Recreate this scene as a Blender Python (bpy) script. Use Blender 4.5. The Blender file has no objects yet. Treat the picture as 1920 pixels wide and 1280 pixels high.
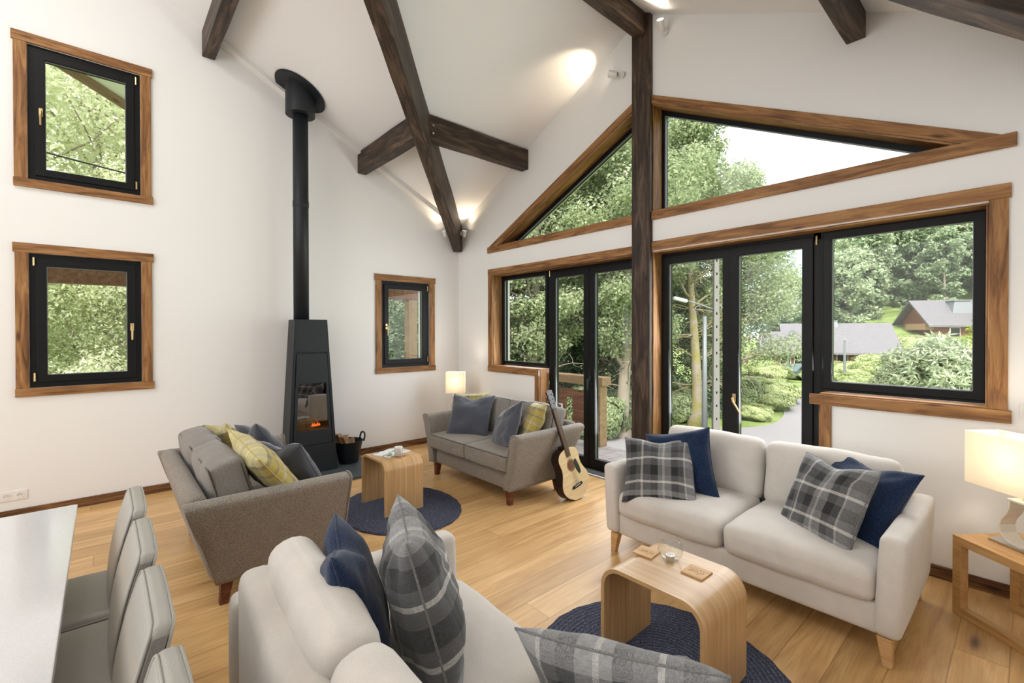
import bpy, bmesh, math, random
import numpy as np
from mathutils import Vector, Matrix, noise
from mathutils.geometry import tessellate_polygon
SC = bpy.context.scene
COL = SC.collection
PI = math.pi
# ---------------------------------------------------------------- camera
cam = bpy.data.cameras.new('camera')
cam.sensor_width = 36.0
cam.lens = 865.6 / 1920 * 36
cam.shift_y = -12.0 / 1920
cam.clip_end = 6000
co = bpy.data.objects.new('camera', cam)
COL.objects.link(co)
Rv = Vector((0.6636113, 0.74807619, -0.00143576)); Uv = Vector((-0.00452431, 0.00593269, 0.99997217)); Fv = Vector((-0.74806388, 0.66358633, -0.00732153))
co.matrix_world = Matrix(((Rv.x, Uv.x, -Fv.x, 5.613), (Rv.y, Uv.y, -Fv.y, -3.9287), (Rv.z, Uv.z, -Fv.z, 1.55), (0, 0, 0, 1)))
SC.camera = co
# ---------------------------------------------------------------- world, sun, added fill lamps, exposure
EXPO = 0.0
SKY = 2.9
SC.view_settings.view_transform = 'Standard'
SC.view_settings.look = 'None'
SC.view_settings.exposure = EXPO
SC.view_settings.gamma = 1.0
SC.view_settings.use_curve_mapping = False
w = bpy.data.worlds.new('overcast_sky')
SC.world = w
w.use_nodes = True
nt = w.node_tree
nt.nodes.clear()
tc = nt.nodes.new('ShaderNodeTexCoord')
nz = nt.nodes.new('ShaderNodeTexNoise'); nz.inputs['Scale'].default_value = 2.2; nz.inputs['Detail'].default_value = 5
cr = nt.nodes.new('ShaderNodeValToRGB')
cr.color_ramp.elements[0].position = .35; cr.color_ramp.elements[0].color = (.70, .80, .95, 1)
cr.color_ramp.elements[1].position = .6; cr.color_ramp.elements[1].color = (1, .97, .97, 1)
bg = nt.nodes.new('ShaderNodeBackground'); bg.inputs[1].default_value = SKY
wo = nt.nodes.new('ShaderNodeOutputWorld')
nt.links.new(tc.outputs['Generated'], nz.inputs['Vector']); nt.links.new(nz.outputs['Fac'], cr.inputs[0])
nt.links.new(cr.outputs[0], bg.inputs[0]); nt.links.new(bg.outputs[0], wo.inputs[0])


def light(name, kind, loc, energy, color=(1, 1, 1), direction=(0, 0, -1), **kw):
    l = bpy.data.lights.new(name, kind)
    l.energy = energy; l.color = color
    for k, v in kw.items(): setattr(l, k, v)
    o = bpy.data.objects.new(name, l); COL.objects.link(o)
    o.location = loc
    o.rotation_euler = Vector(direction).to_track_quat('-Z', 'Y').to_euler()
    return o


light('sun', 'SUN', (0, -20, 30), 5.0, (1, .95, .86), (-.45, .75, -.85), angle=.18)
# fill lamps added out of view to brighten the room; no windows there
light('fill_back', 'AREA', (3.1, -8.4, 2.2), 130, (.98, .985, 1), (0, 1, 0.05), shape='RECTANGLE', size=5.0, size_y=2.4)
light('fill_overhead', 'AREA', (2.2, -6.0, 5.0), 50, (.98, .985, 1), (0.1, .55, -.85), shape='RECTANGLE', size=2.4, size_y=1.4)
light('fill_right', 'AREA', (6.1, -5.6, 2.0), 32, (.98, .985, 1), (-1, .3, 0.1), shape='RECTANGLE', size=2.4, size_y=2.0)
# area lamps added just inside the gable glazing to boost its daylight
light('fill_gable_doors', 'AREA', (4.3, .12, 1.5), 50, (.95, .98, 1), (0, -1, -.12), shape='RECTANGLE', size=2.1, size_y=1.5)
light('fill_gable_left', 'AREA', (1.9, .12, 1.3), 50, (.95, .98, 1), (0, -1, -.12), shape='RECTANGLE', size=2.0, size_y=1.8)
# unseen disk lamps added below the dining-side ceiling as extra fill
for i, (x, y) in enumerate(((1.5, -4.6), (4.5, -4.9))):
    light('fill_ceiling', 'AREA', (x, y, 4.9), 9, (1, .93, .84), (0, 0.2, -1), shape='DISK', size=.25)
SC.cycles.use_denoising = True
SC.cycles.max_bounces = 8
SC.cycles.diffuse_bounces = 4
SC.cycles.glossy_bounces = 3
SC.cycles.transparent_max_bounces = 12
SC.cycles.sample_clamp_indirect = 6
SC.cycles.caustics_reflective = False
SC.cycles.caustics_refractive = False


# ---------------------------------------------------------------- materials
class Mat:
    def __init__(s, name):
        s.m = bpy.data.materials.new(name); s.m.use_nodes = True
        s.t = s.m.node_tree; s.n = s.t.nodes; s.n.clear()
        s.out = s.n.new('ShaderNodeOutputMaterial')
        s.b = s.n.new('ShaderNodeBsdfPrincipled')
        s.t.links.new(s.b.outputs[0], s.out.inputs[0])

    def new(s, kind, **kw):
        n = s.n.new('ShaderNode' + kind)
        for k, v in kw.items():
            if k in n.inputs.keys(): n.inputs[k].default_value = v
            else: setattr(n, k, v)
        return n

    def link(s, a, b): s.t.links.new(a, b)

    def coord(s, scale=(1, 1, 1), kind='Object', rand=False, rot=(0, 0, 0)):
        t = s.new('TexCoord'); mp = s.new('Mapping')
        mp.inputs['Scale'].default_value = scale; mp.inputs['Rotation'].default_value = rot
        s.link(t.outputs[kind], mp.inputs['Vector'])
        if rand:
            oi = s.new('ObjectInfo'); mu = s.new('Math', operation='MULTIPLY'); mu.inputs[1].default_value = 37.0
            s.link(oi.outputs['Random'], mu.inputs[0])
            cb = s.new('CombineXYZ')
            for i in range(3): s.link(mu.outputs[0], cb.inputs[i])
            s.link(cb.outputs[0], mp.inputs['Location'])
        return mp.outputs[0]

    def noise(s, vec, scale, detail=4, rough=.55, dist=0):
        n = s.new('TexNoise'); n.inputs['Scale'].default_value = scale; n.inputs['Detail'].default_value = detail
        n.inputs['Roughness'].default_value = rough; n.inputs['Distortion'].default_value = dist
        s.link(vec, n.inputs['Vector'])
        return n.outputs['Fac']

    def ramp(s, fac, *stops, interp='LINEAR'):
        r = s.new('ValToRGB'); e = r.color_ramp.elements; r.color_ramp.interpolation = interp
        while len(e) < len(stops): e.new(.5)
        for i, (p, c) in enumerate(stops):
            e[i].position = p
            e[i].color = (*c, 1) if len(c) == 3 else c
        s.link(fac, r.inputs[0])
        return r.outputs[0]

    def mix(s, a, b, fac, mode='MIX'):
        m = s.new('Mix', data_type='RGBA', blend_type=mode)
        for v, i in ((fac, 0), (a, 6), (b, 7)):
            if isinstance(v, (int, float)): m.inputs[i].default_value = v
            elif isinstance(v, tuple): m.inputs[i].default_value = (*v, 1)
            else: s.link(v, m.inputs[i])
        return m.outputs[2]

    def math(s, op, a, b=0.0):
        m = s.new('Math', operation=op)
        for v, i in ((a, 0), (b, 1)):
            if isinstance(v, (int, float)): m.inputs[i].default_value = v
            else: s.link(v, m.inputs[i])
        return m.outputs[0]

    def base(s, c, rough=.6, metal=0, spec=.5, **kw):
        if isinstance(c, tuple): s.b.inputs['Base Color'].default_value = (*c, 1)
        else: s.link(c, s.b.inputs['Base Color'])
        if isinstance(rough, (int, float)): s.b.inputs['Roughness'].default_value = rough
        else: s.link(rough, s.b.inputs['Roughness'])
        s.b.inputs['Metallic'].default_value = metal
        s.b.inputs['Specular IOR Level'].default_value = spec
        for k, v in kw.items(): s.b.inputs[k].default_value = v
        return s

    def bump(s, h, strength=.3, dist=.01):
        b = s.new('Bump'); b.inputs['Strength'].default_value = strength; b.inputs['Distance'].default_value = dist
        s.link(h, b.inputs['Height']); s.link(b.outputs[0], s.b.inputs['Normal'])
        return s.m


def m_plain(name, c, rough=.5, metal=0, spec=.5, nscale=60, bump=.05, **kw):
    M = Mat(name); M.base(c, rough, metal, spec, **kw)
    return M.bump(M.noise(M.coord(), nscale), bump, .003)


def m_wood(name, dark, mid, light_, across=13, rough=.55, knots=True, bump=.25, sc=2.2):
    """Grain runs along the object's local X."""
    M = Mat(name)
    v = M.coord((1.1, across, across), rand=True)
    g = M.noise(v, sc, 7, .6, .9)
    c = M.ramp(g, (.30, dark), (.48, mid), (.66, light_))
    fine = M.noise(M.coord((2, across * 9, across * 9), rand=True), 3, 3)
    c = M.mix(c, M.ramp(fine, (.3, (.55, .5, .45)), (.6, (1, 1, 1))), .5, 'MULTIPLY')
    if knots:
        vo = M.new('TexVoronoi'); vo.inputs['Scale'].default_value = 1.0
        M.link(M.coord((2.6, 9, 9), rand=True), vo.inputs['Vector'])
        k = M.ramp(vo.outputs['Distance'], (.05, (.15, .09, .06)), (.16, (1, 1, 1)))
        c = M.mix(c, k, .85, 'MULTIPLY')
    M.base(c, rough, spec=.35)
    return M.bump(g, bump, .004)


def m_fabric(name, c1, c2, weave=420, rough=.95, sheen=.3, bump=.35, big=.0):
    M = Mat(name)
    v = M.coord()
    n1 = M.noise(v, weave, 3, .7)
    n2 = M.noise(v, 9, 3)
    c = M.ramp(n1, (.36, c1), (.64, c2))
    c = M.mix(c, M.ramp(n2, (.3, (.86, .86, .86)), (.7, (1.0, 1.0, 1.0))), .6, 'MULTIPLY')
    M.base(c, rough, spec=.2)
    M.b.inputs['Sheen Weight'].default_value = sheen
    return M.bump(n1, bump, .002)


def m_plaid(name, bands, wefts, sheen=.2, tint=None):
    """bands/wefts: ramp stops of stripes along the pillow's UV."""
    M = Mat(name)
    t = M.new('TexCoord'); sx = M.new('SeparateXYZ'); M.link(t.outputs['UV'], sx.inputs[0])
    cu = M.ramp(sx.outputs[0], *bands, interp='CONSTANT')
    cv = M.ramp(sx.outputs[1], *wefts, interp='CONSTANT')
    mp = M.new('Mapping'); mp.inputs['Scale'].default_value = (1, 1, 1); M.link(t.outputs['UV'], mp.inputs['Vector'])
    fine = M.noise(mp.outputs[0], 150, 2, .8)
    tw = M.ramp(fine, (.42, (0, 0, 0)), (.58, (1, 1, 1)))
    c = M.mix(cu, cv, M.math('ADD', M.math('MULTIPLY', tw, .35), .42))
    hz = M.noise(M.coord(kind='UV', scale=(1, 4, 1)), 26, 4, .8)
    c = M.mix(c, M.ramp(hz, (.3, (.6, .6, .6)), (.7, (1.2, 1.2, 1.2))), .8, 'MULTIPLY')
    M.base(c, .95, spec=.15); M.b.inputs['Sheen Weight'].default_value = sheen
    return M.bump(fine, .3, .002)


def m_emit(name, c, strength, base=None):
    M = Mat(name); M.base(base or c, .6)
    M.b.inputs['Emission Color'].default_value = (*c, 1); M.b.inputs['Emission Strength'].default_value = strength
    return M.m


def m_glass(name='window_glass', tint=(1, 1, 1), ior=1.35, extra=.0):
    M = Mat(name); M.n.remove(M.b)
    tr = M.new('BsdfTransparent'); tr.inputs[0].default_value = (*tint, 1)
    gl = M.new('BsdfGlossy'); gl.inputs['Roughness'].default_value = .0
    fr = M.new('LayerWeight'); fr.inputs[0].default_value = .5
    f4 = M.math('MULTIPLY', M.math('POWER', fr.outputs['Facing'], 5.0), .75)
    mx = M.new('MixShader')
    M.link(M.math('ADD', f4, .012 + extra), mx.inputs[0])
    M.link(tr.outputs[0], mx.inputs[1]); M.link(gl.outputs[0], mx.inputs[2]); M.link(mx.outputs[0], M.out.inputs[0])
    return M.m


def m_leaf(name, cols, trans=.35, sc=.35):
    M = Mat(name)
    g = M.new('NewGeometry'); n = M.noise(M.coord(kind='Object'), sc, 2)
    oi = M.new('ObjectInfo')
    f = M.math('ADD', M.math('MULTIPLY', g.outputs['Random Per Island'], .45), M.math('MULTIPLY', n, .45))
    f = M.math('ADD', f, M.math('MULTIPLY', M.math('SUBTRACT', oi.outputs['Random'], .5), .25))
    c = M.ramp(f, *[(p, q) for p, q in zip((.2, .45, .7), cols)])
    M.n.remove(M.b)
    d = M.new('BsdfDiffuse'); tl = M.new('BsdfTranslucent'); mx = M.new('MixShader'); mx.inputs[0].default_value = trans
    M.link(c, d.inputs[0]); M.link(c, tl.inputs[0]); M.link(d.outputs[0], mx.inputs[1]); M.link(tl.outputs[0], mx.inputs[2])
    M.link(mx.outputs[0], M.out.inputs[0])
    return M.m


def m_floor():
    M = Mat('oak_floor')
    t = M.new('TexCoord'); s = M.new('SeparateXYZ'); M.link(t.outputs['Object'], s.inputs[0])
    W, L = .185, 2.1
    px = M.math('DIVIDE', s.outputs[0], W); ix = M.math('FLOOR', px); fx = M.math('FRACT', px)
    wn = M.new('TexWhiteNoise', noise_dimensions='1D'); M.link(ix, wn.inputs['W'])
    py = M.math('ADD', M.math('DIVIDE', s.outputs[1], L), M.math('MULTIPLY', wn.outputs['Value'], 5.0))
    iy = M.math('FLOOR', py); fy = M.math('FRACT', py)
    cb = M.new('CombineXYZ'); M.link(ix, cb.inputs[0]); M.link(iy, cb.inputs[1])
    w2 = M.new('TexWhiteNoise', noise_dimensions='3D'); M.link(cb.outputs[0], w2.inputs['Vector'])
    # per-plank shifted grain coordinates
    off = M.new('VectorMath', operation='SCALE'); M.link(w2.outputs['Color'], off.inputs[0]); off.inputs['Scale'].default_value = 40
    ad = M.new('VectorMath', operation='ADD'); M.link(t.outputs['Object'], ad.inputs[0]); M.link(off.outputs[0], ad.inputs[1])
    mp = M.new('Mapping'); mp.inputs['Scale'].default_value = (9, .8, 1); M.link(ad.outputs[0], mp.inputs['Vector'])
    g = M.noise(mp.outputs[0], 1.7, 6, .6, 1.2)
    c = M.ramp(g, (.25, (.50, .305, .135)), (.5, (.66, .44, .21)), (.72, (.76, .56, .30)))
    mp2 = M.new('Mapping'); mp2.inputs['Scale'].default_value = (70, 3, 1); M.link(ad.outputs[0], mp2.inputs['Vector'])
    f2 = M.noise(mp2.outputs[0], 2, 3)
    c = M.mix(c, M.ramp(f2, (.3, (.8, .77, .72)), (.6, (1, 1, 1))), .6, 'MULTIPLY')
    c = M.mix(c, M.ramp(w2.outputs['Value'], (0, (.80, .76, .70)), (1, (1.12, 1.12, 1.12))), .8, 'MULTIPLY')
    vo = M.new('TexVoronoi'); vo.inputs['Scale'].default_value = 1
    mp3 = M.new('Mapping'); mp3.inputs['Scale'].default_value = (3.0, .85, 1); M.link(ad.outputs[0], mp3.inputs['Vector']); M.link(mp3.outputs[0], vo.inputs['Vector'])
    k = M.ramp(vo.outputs['Distance'], (.035, (.12, .07, .04)), (.09, (.75, .7, .62)), (.2, (1, 1, 1)))
    c = M.mix(c, k, .9, 'MULTIPLY')
    c = M.mix(c, (1.04, .975, .90), 1.0, 'MULTIPLY')
    ex = M.math('MINIMUM', fx, M.math('SUBTRACT', 1.0, fx)); ey = M.math('MINIMUM', fy, M.math('SUBTRACT', 1.0, fy))
    e = M.math('MINIMUM', M.math('MULTIPLY', ex, W), M.math('MULTIPLY', ey, L))
    seam = M.ramp(e, (.0006, (.45, .38, .3)), (.0022, (1, 1, 1)))
    c = M.mix(c, seam, .8, 'MULTIPLY')
    M.base(c, M.math('ADD', M.math('MULTIPLY', g, .25), .22), spec=.45)
    return M.bump(e if False else g, .06, .003)


def m_rug():
    M = Mat('braided_rug')
    t = M.new('TexCoord'); s = M.new('SeparateXYZ'); M.link(t.outputs['Object'], s.inputs[0])
    sx = M.math('DIVIDE', s.outputs[0], 1.0)
    r = M.math('SQRT', M.math('ADD', M.math('MULTIPLY', sx, sx), M.math('MULTIPLY', s.outputs[1], s.outputs[1])))
    ring = M.math('SINE', M.math('MULTIPLY', r, 2 * PI / .022))
    ang = M.math('ARCTAN2', s.outputs[1], s.outputs[0])
    tw = M.math('SINE', M.math('ADD', M.math('MULTIPLY', M.math('MULTIPLY', ang, r), 2 * PI / .018), M.math('MULTIPLY', r, 140)))
    h = M.math('ADD', M.math('MULTIPLY', ring, .7), M.math('MULTIPLY', tw, .3))
    n = M.noise(M.coord(), 190, 2, .8)
    c = M.ramp(n, (.38, (.028, .032, .06)), (.56, (.10, .11, .17)), (.7, (.30, .31, .38)))
    c = M.mix(c, M.ramp(h, (.0, (.45, .45, .45)), (.6, (1, 1, 1))), .8, 'MULTIPLY')
    M.base(c, .95, spec=.2)
    return M.bump(h, .5, .004)


def m_quartz():
    M = Mat('white_quartz')
    vo = M.new('TexVoronoi'); vo.inputs['Scale'].default_value = 95; M.link(M.coord(), vo.inputs['Vector'])
    n = M.noise(M.coord(), 330, 2)
    c = M.mix(M.ramp(n, (.35, (.66, .66, .66)), (.65, (.73, .73, .73))), (1, 1, 1), M.ramp(vo.outputs['Distance'], (.06, (1, 1, 1)), (.1, (0, 0, 0))))
    M.base(c, .12, spec=.6)
    return M.m


def m_ground():
    M = Mat('meadow_ground')
    v = M.coord()
    n = M.noise(v, .6, 5); n2 = M.noise(v, 7, 3)
    c = M.ramp(n, (.3, (.15, .22, .06)), (.55, (.28, .36, .12)), (.75, (.40, .46, .20)))
    c = M.mix(c, M.ramp(n2, (.3, (.6, .65, .6)), (.7, (1.1, 1.1, 1.1))), .7, 'MULTIPLY')
    M.base(c, .9, spec=.1)
    return M.bump(n2, .5, .05)


white = (.82, .815, .80)
W_WALL = Mat('white_plaster'); W_WALL.base(white, .85, spec=.25)
W_WALL = W_WALL.bump(W_WALL.noise(W_WALL.coord(), 45, 4), .06, .003)
W_CEIL = m_plain('white_ceiling', (.84, .84, .84), .9, 0, .2)
TRIM = m_wood('reclaimed_wood', (.10, .042, .014), (.27, .125, .042), (.42, .225, .085), across=11)
BASEB = m_wood('burnt_skirting_wood', (.035, .014, .006), (.15, .068, .026), (.30, .155, .065), across=26)
BEAM = m_wood('dark_beam_wood', (.014, .009, .007), (.040, .025, .016), (.12, .078, .052), across=9, bump=.4)
EXTW = m_wood('exterior_larch', (.13, .05, .03), (.22, .09, .05), (.30, .14, .08), across=8)
EXTL = m_wood('pale_larch', (.26, .15, .08), (.36, .23, .13), (.44, .30, .18), across=8)
DECKW = m_wood('weathered_deck', (.36, .31, .31), (.46, .42, .41), (.54, .51, .49), across=8, knots=False)
FLOOR = m_floor()
FRAME = m_plain('black_window_frame', (.0035, .0045, .005), .45, 0, .22)
BRASS = m_plain('brass', (.55, .40, .20), .3, 1)
GLASS = m_glass()
BEIGE = m_fabric('beige_linen', (.60, .555, .505), (.71, .665, .61), 500, sheen=.25)
TWEED = m_fabric('grey_tweed', (.12, .10, .08), (.37, .325, .275), 230, sheen=.2, bump=.5)
TWEED2 = m_fabric('grey_tweed_cushion', (.15, .135, .12), (.33, .30, .27), 300, sheen=.2, bump=.4)
PIPE_D = m_fabric('dark_piping', (.05, .045, .04), (.09, .08, .07), 400)
SLATE = m_fabric('slate_grey_cotton', (.042, .046, .062), (.085, .092, .115), 500, sheen=.5)
NAVY = m_fabric('navy_velvet', (.003, .008, .026), (.014, .036, .095), 160, sheen=.25, bump=.9)
REDLEG = m_wood('dark_red_leg', (.07, .018, .008), (.13, .04, .018), (.2, .07, .03), knots=False)
OAKLEG = m_wood('light_oak_leg', (.50, .29, .12), (.62, .38, .17), (.70, .46, .24), knots=False)
OAK = m_wood('oak_veneer', (.44, .235, .08), (.56, .32, .12), (.64, .40, .17), across=9, knots=False, rough=.35, bump=.05)
OAKEDGE = m_wood('plywood_edge', (.33, .17, .075), (.40, .22, .10), (.46, .27, .13), knots=False)
LEATHER = m_plain('grey_leather', (.36, .345, .31), .42, 0, .45, nscale=260, bump=.25)
LEATH_D = m_fabric('dark_grey_side_fabric', (.17, .16, .14), (.27, .255, .23), 500)
QUARTZ = m_quartz()
RUG = m_rug()
STEEL = m_plain('black_steel', (.012, .015, .018), .5, .0, .35, nscale=300, bump=.05)
SLATEST = m_plain('slate_hearth', (.06, .072, .08), .5, 0, .5, nscale=25, bump=.2)
CERAM = m_plain('white_ceramic', (.78, .76, .72), .25)
CREAM = m_plain('cream_lamp_base', (.74, .68, .58), .3)
CHROME = m_plain('chrome', (.7, .7, .7), .2, 1)
WPLAST = m_plain('white_plastic', (.80, .79, .77), .35)
BLACKP = m_plain('black_plastic', (.01, .01, .01), .3)
YEL = (.44, .34, .085); YL = (.62, .56, .32); YG = (.20, .18, .13); YP = (.50, .43, .32)
TARTAN = m_plaid('yellow_tartan',
                 [(0, YEL), (.10, YG), (.16, YEL), (.30, YL), (.34, YEL), (.44, YG), (.50, YP), (.56, YEL), (.68, YG), (.72, YEL), (.84, YL), (.90, YEL)],
                 [(0, YEL), (.12, YL), (.20, YEL), (.28, YG), (.36, YEL), (.50, YP), (.55, YEL), (.66, YG), (.70, YEL), (.82, YG), (.88, YL)])
PD = (.030, .030, .032); PM = (.12, .12, .122); PL = (.30, .30, .30); PW = (.62, .60, .56)
PLAID = m_plaid('grey_plaid_wool',
                [(0, PM), (.08, PD), (.18, PM), (.26, PW), (.29, PM), (.40, PD), (.50, PL), (.56, PW), (.59, PL), (.68, PD), (.78, PM), (.86, PW), (.885, PL)],
                [(0, PD), (.07, PL), (.14, PM), (.24, PW), (.275, PM), (.36, PD), (.50, PM), (.60, PW), (.635, PM), (.72, PD), (.85, PM), (.93, PL)])
SEAMG = m_fabric('grey_seam', (.10, .10, .10), (.24, .24, .235), 300)
SEAMY = m_fabric('mustard_seam', (.38, .30, .09), (.55, .47, .2), 300)
BARK = m_plain('grey_bark', (.30, .26, .21), .9, 0, .1, nscale=9, bump=.8)
BARKM = Mat('mossy_bark')
BARKM.base(BARKM.ramp(BARKM.noise(BARKM.coord(), 2.6, 4), (.4, (.36, .31, .25)), (.6, (.30, .27, .10))), .95, spec=.1)
BARKM = BARKM.bump(BARKM.noise(BARKM.coord(), 14, 4), .8, .03)
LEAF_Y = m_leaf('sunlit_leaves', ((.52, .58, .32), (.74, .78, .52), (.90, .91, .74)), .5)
LEAF_B = m_leaf('bush_leaves', ((.30, .38, .15), (.50, .57, .28), (.74, .78, .50)), .45)
LEAF_G = m_leaf('green_leaves', ((.24, .30, .17), (.45, .53, .30), (.68, .74, .50)), .5)
LEAF_D = m_leaf('spruce_needles', ((.09, .14, .09), (.19, .26, .16), (.34, .42, .28)), .3)
LEAF_F = m_leaf('pale_hill_leaves', ((.26, .35, .21), (.42, .51, .32), (.60, .66, .46)), .4)
LEAF_R = m_leaf('rhododendron_leaves', ((.24, .31, .18), (.42, .49, .31), (.62, .66, .48)), .3, 1.2)
LEAF_C = m_leaf('golden_conifer', ((.30, .38, .04), (.52, .60, .08), (.72, .76, .16)), .3)
GROUND = m_ground()
ROAD = m_plain('pale_asphalt', (.30, .29, .295), .9, 0, .2, nscale=14, bump=.2)
WATER = m_plain('pale_stream', (.30, .31, .33), .3, 0, .5, nscale=3, bump=.4)
CONC = m_plain('pale_concrete', (.22, .215, .20), .85, 0, .2, nscale=20, bump=.3)
GALV = m_plain('galvanised_metal', (.22, .24, .25), .5, .3)


# ---------------------------------------------------------------- mesh helpers
class MB:
    def __init__(s): s.v = []; s.f = []; s.uv = {}

    def add(s, vs, fs, mat=None):
        b = len(s.v)
        s.v += [tuple(mat @ Vector(p)) if mat else tuple(p) for p in vs]
        s.f += [tuple(i + b for i in f) for f in fs]
        return s

    def box(s, x0, x1, y0, y1, z0, z1, mat=None):
        v = [(x, y, z) for z in (z0, z1) for y in (y0, y1) for x in (x0, x1)]
        return s.add(v, [(0, 2, 3, 1), (4, 5, 7, 6), (0, 1, 5, 4), (2, 6, 7, 3), (0, 4, 6, 2), (1, 3, 7, 5)], mat)

    def tube(s, pts, rad, n=10, closed=False, cap=True):
        P = [Vector(p) for p in pts]; m = len(P)
        R = rad if isinstance(rad, (list, tuple)) else [rad] * m
        rings = []; up = None
        for i in range(m):
            if closed: d = P[(i + 1) % m] - P[i - 1]
            else: d = P[min(i + 1, m - 1)] - P[max(i - 1, 0)]
            d = d.normalized() if d.length > 1e-9 else Vector((0, 0, 1))
            if up is None: up = d.orthogonal().normalized()
            up = up - d * up.dot(d)
            up = up.normalized() if up.length > 1e-6 else d.orthogonal().normalized()
            sd = d.cross(up)
            rings.append([P[i] + (up * math.cos(a) + sd * math.sin(a)) * R[i] for a in [2 * PI * k / n for k in range(n)]])
        b = len(s.v)
        for r in rings: s.v += [tuple(p) for p in r]
        for i in range(m if closed else m - 1):
            j = (i + 1) % m
            for k in range(n):
                l = (k + 1) % n
                s.f.append((b + i * n + k, b + i * n + l, b + j * n + l, b + j * n + k))
        if cap and not closed:
            s.f.append(tuple(b + k for k in reversed(range(n)))); s.f.append(tuple(b + (m - 1) * n + k for k in range(n)))
        return s

    def lathe(s, prof, n=24, cx=0, cy=0, closed=True):
        b = len(s.v); m = len(prof)
        for r, z in prof:
            for k in range(n): s.v.append((cx + r * math.cos(2 * PI * k / n), cy + r * math.sin(2 * PI * k / n), z))
        for i in range(m - 1):
            for k in range(n):
                l = (k + 1) % n
                s.f.append((b + i * n + k, b + i * n + l, b + (i + 1) * n + l, b + (i + 1) * n + k))
        if closed:
            s.f.append(tuple(b + k for k in reversed(range(n)))); s.f.append(tuple(b + (m - 1) * n + k for k in range(n)))
        return s

    def prism(s, poly, a, b_, fn):
        """poly 2D outline extruded between depth a and b_, fn(u, v, w) -> xyz"""
        n = len(poly)
        vs = [fn(u, v, a) for u, v in poly] + [fn(u, v, b_) for u, v in poly]
        fs = [tuple(range(n)), tuple(range(2 * n - 1, n - 1, -1))] + [(i, i + n, (i + 1) % n + n, (i + 1) % n) for i in range(n)]
        return s.add(vs, fs)

    def holed(s, outer, holes, a, b_, fn):
        loops = [outer] + holes
        flat = [p for l in loops for p in l]
        tri = tessellate_polygon([[Vector((u, v, 0)) for u, v in l] for l in loops])
        N = len(flat)
        vs = [fn(u, v, a) for u, v in flat] + [fn(u, v, b_) for u, v in flat]
        fs = [tuple(t) for t in tri] + [tuple(i + N for i in reversed(t)) for t in tri]
        o = 0
        for l in loops:
            n = len(l)
            for i in range(n): fs.append((o + i, o + i + N, o + (i + 1) % n + N, o + (i + 1) % n))
            o += n
        return s.add(vs, fs)

    def soft(s, hx, hy, hz, r, bulge=(0, 0, 0), n=10, c=(0, 0, 0), wr=0, seed=0, taper=None, mat=None):
        def grid(h):
            e = [math.sin(PI / 2 * k / 3) for k in range(4)]
            a = [-h + r * (1 - math.cos(PI / 2 * k / 3)) for k in range(3)]
            mid = [-(h - r) + 2 * (h - r) * k / n for k in range(n + 1)]
            return a + mid + [-x for x in reversed(a)]
        G = [grid(hx), grid(hy), grid(hz)]; H = (hx, hy, hz)
        vs = []; fs = []; idx = {}
        def vert(p):
            k = tuple(round(x, 6) for x in p)
            if k in idx: return idx[k]
            q = Vector(p)
            inn = Vector([max(-(H[i] - r), min(H[i] - r, q[i])) for i in range(3)])
            d = q - inn
            if d.length > 1e-9: q = inn + d * (r / max(d.length, r)) if d.length > r else q
            o = q.copy()
            for i in range(3):
                if bulge[i]:
                    j, l = (i + 1) % 3, (i + 2) % 3
                    w_ = max(0, 1 - (q[j] / H[j]) ** 2) * max(0, 1 - (q[l] / H[l]) ** 2)
                    o[i] += bulge[i] * (w_ ** .7) * (q[i] / H[i])
            if wr:
                nn = noise.noise_vector(Vector((o.x * 7 + seed * 9.1, o.y * 7, o.z * 7)))
                o += nn * wr
            if taper: o = Vector(taper(o))
            o += Vector(c)
            idx[k] = len(vs); vs.append(tuple(o)); return idx[k]
        for ax in range(3):
            j, l = (ax + 1) % 3, (ax + 2) % 3
            for sg in (-1, 1):
                for a in range(len(G[j]) - 1):
                    for b in range(len(G[l]) - 1):
                        q = []
                        for da, db in ((0, 0), (1, 0), (1, 1), (0, 1)):
                            p = [0, 0, 0]; p[ax] = sg * H[ax]; p[j] = G[j][a + da]; p[l] = G[l][b + db]; q.append(vert(p))
                        if sg < 0: q.reverse()
                        if len(set(q)) == 4: fs.append(tuple(q))
        return s.add(vs, fs, mat)

    def build(s, name, material, parent=None, smooth=False, bevel=0, loc=None, rot=None, uvs=None):
        me = bpy.data.meshes.new(name)
        me.from_pydata(s.v, [], s.f)
        if uvs:
            ul = me.uv_layers.new(name='UVMap')
            for li, l in enumerate(me.loops): ul.data[li].uv = uvs[l.vertex_index]
        bm = bmesh.new(); bm.from_mesh(me); bmesh.ops.recalc_face_normals(bm, faces=bm.faces); bm.to_mesh(me); bm.free()
        me.materials.append(material)
        if smooth: me.polygons.foreach_set('use_smooth', [True] * len(me.polygons))
        o = bpy.data.objects.new(name, me); COL.objects.link(o)
        if parent: o.parent = parent
        if loc is not None: o.location = loc
        if rot is not None: o.rotation_euler = rot
        if bevel:
            m = o.modifiers.new('bevel', 'BEVEL'); m.width = bevel; m.segments = 2; m.limit_method = 'ANGLE'; m.harden_normals = False
        return o


def tag(o, label=None, cat=None, group=None, kind=None):
    if label: o['label'] = label
    if cat: o['category'] = cat
    if group: o['group'] = group
    if kind: o['kind'] = kind
    return o


def empty(name, loc=(0, 0, 0), rz=0, label=None, cat=None, group=None, kind=None):
    o = bpy.data.objects.new(name, None); COL.objects.link(o); o.empty_display_size = .1
    o.location = loc; o.rotation_euler = (0, 0, rz)
    return tag(o, label, cat, group, kind)


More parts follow.
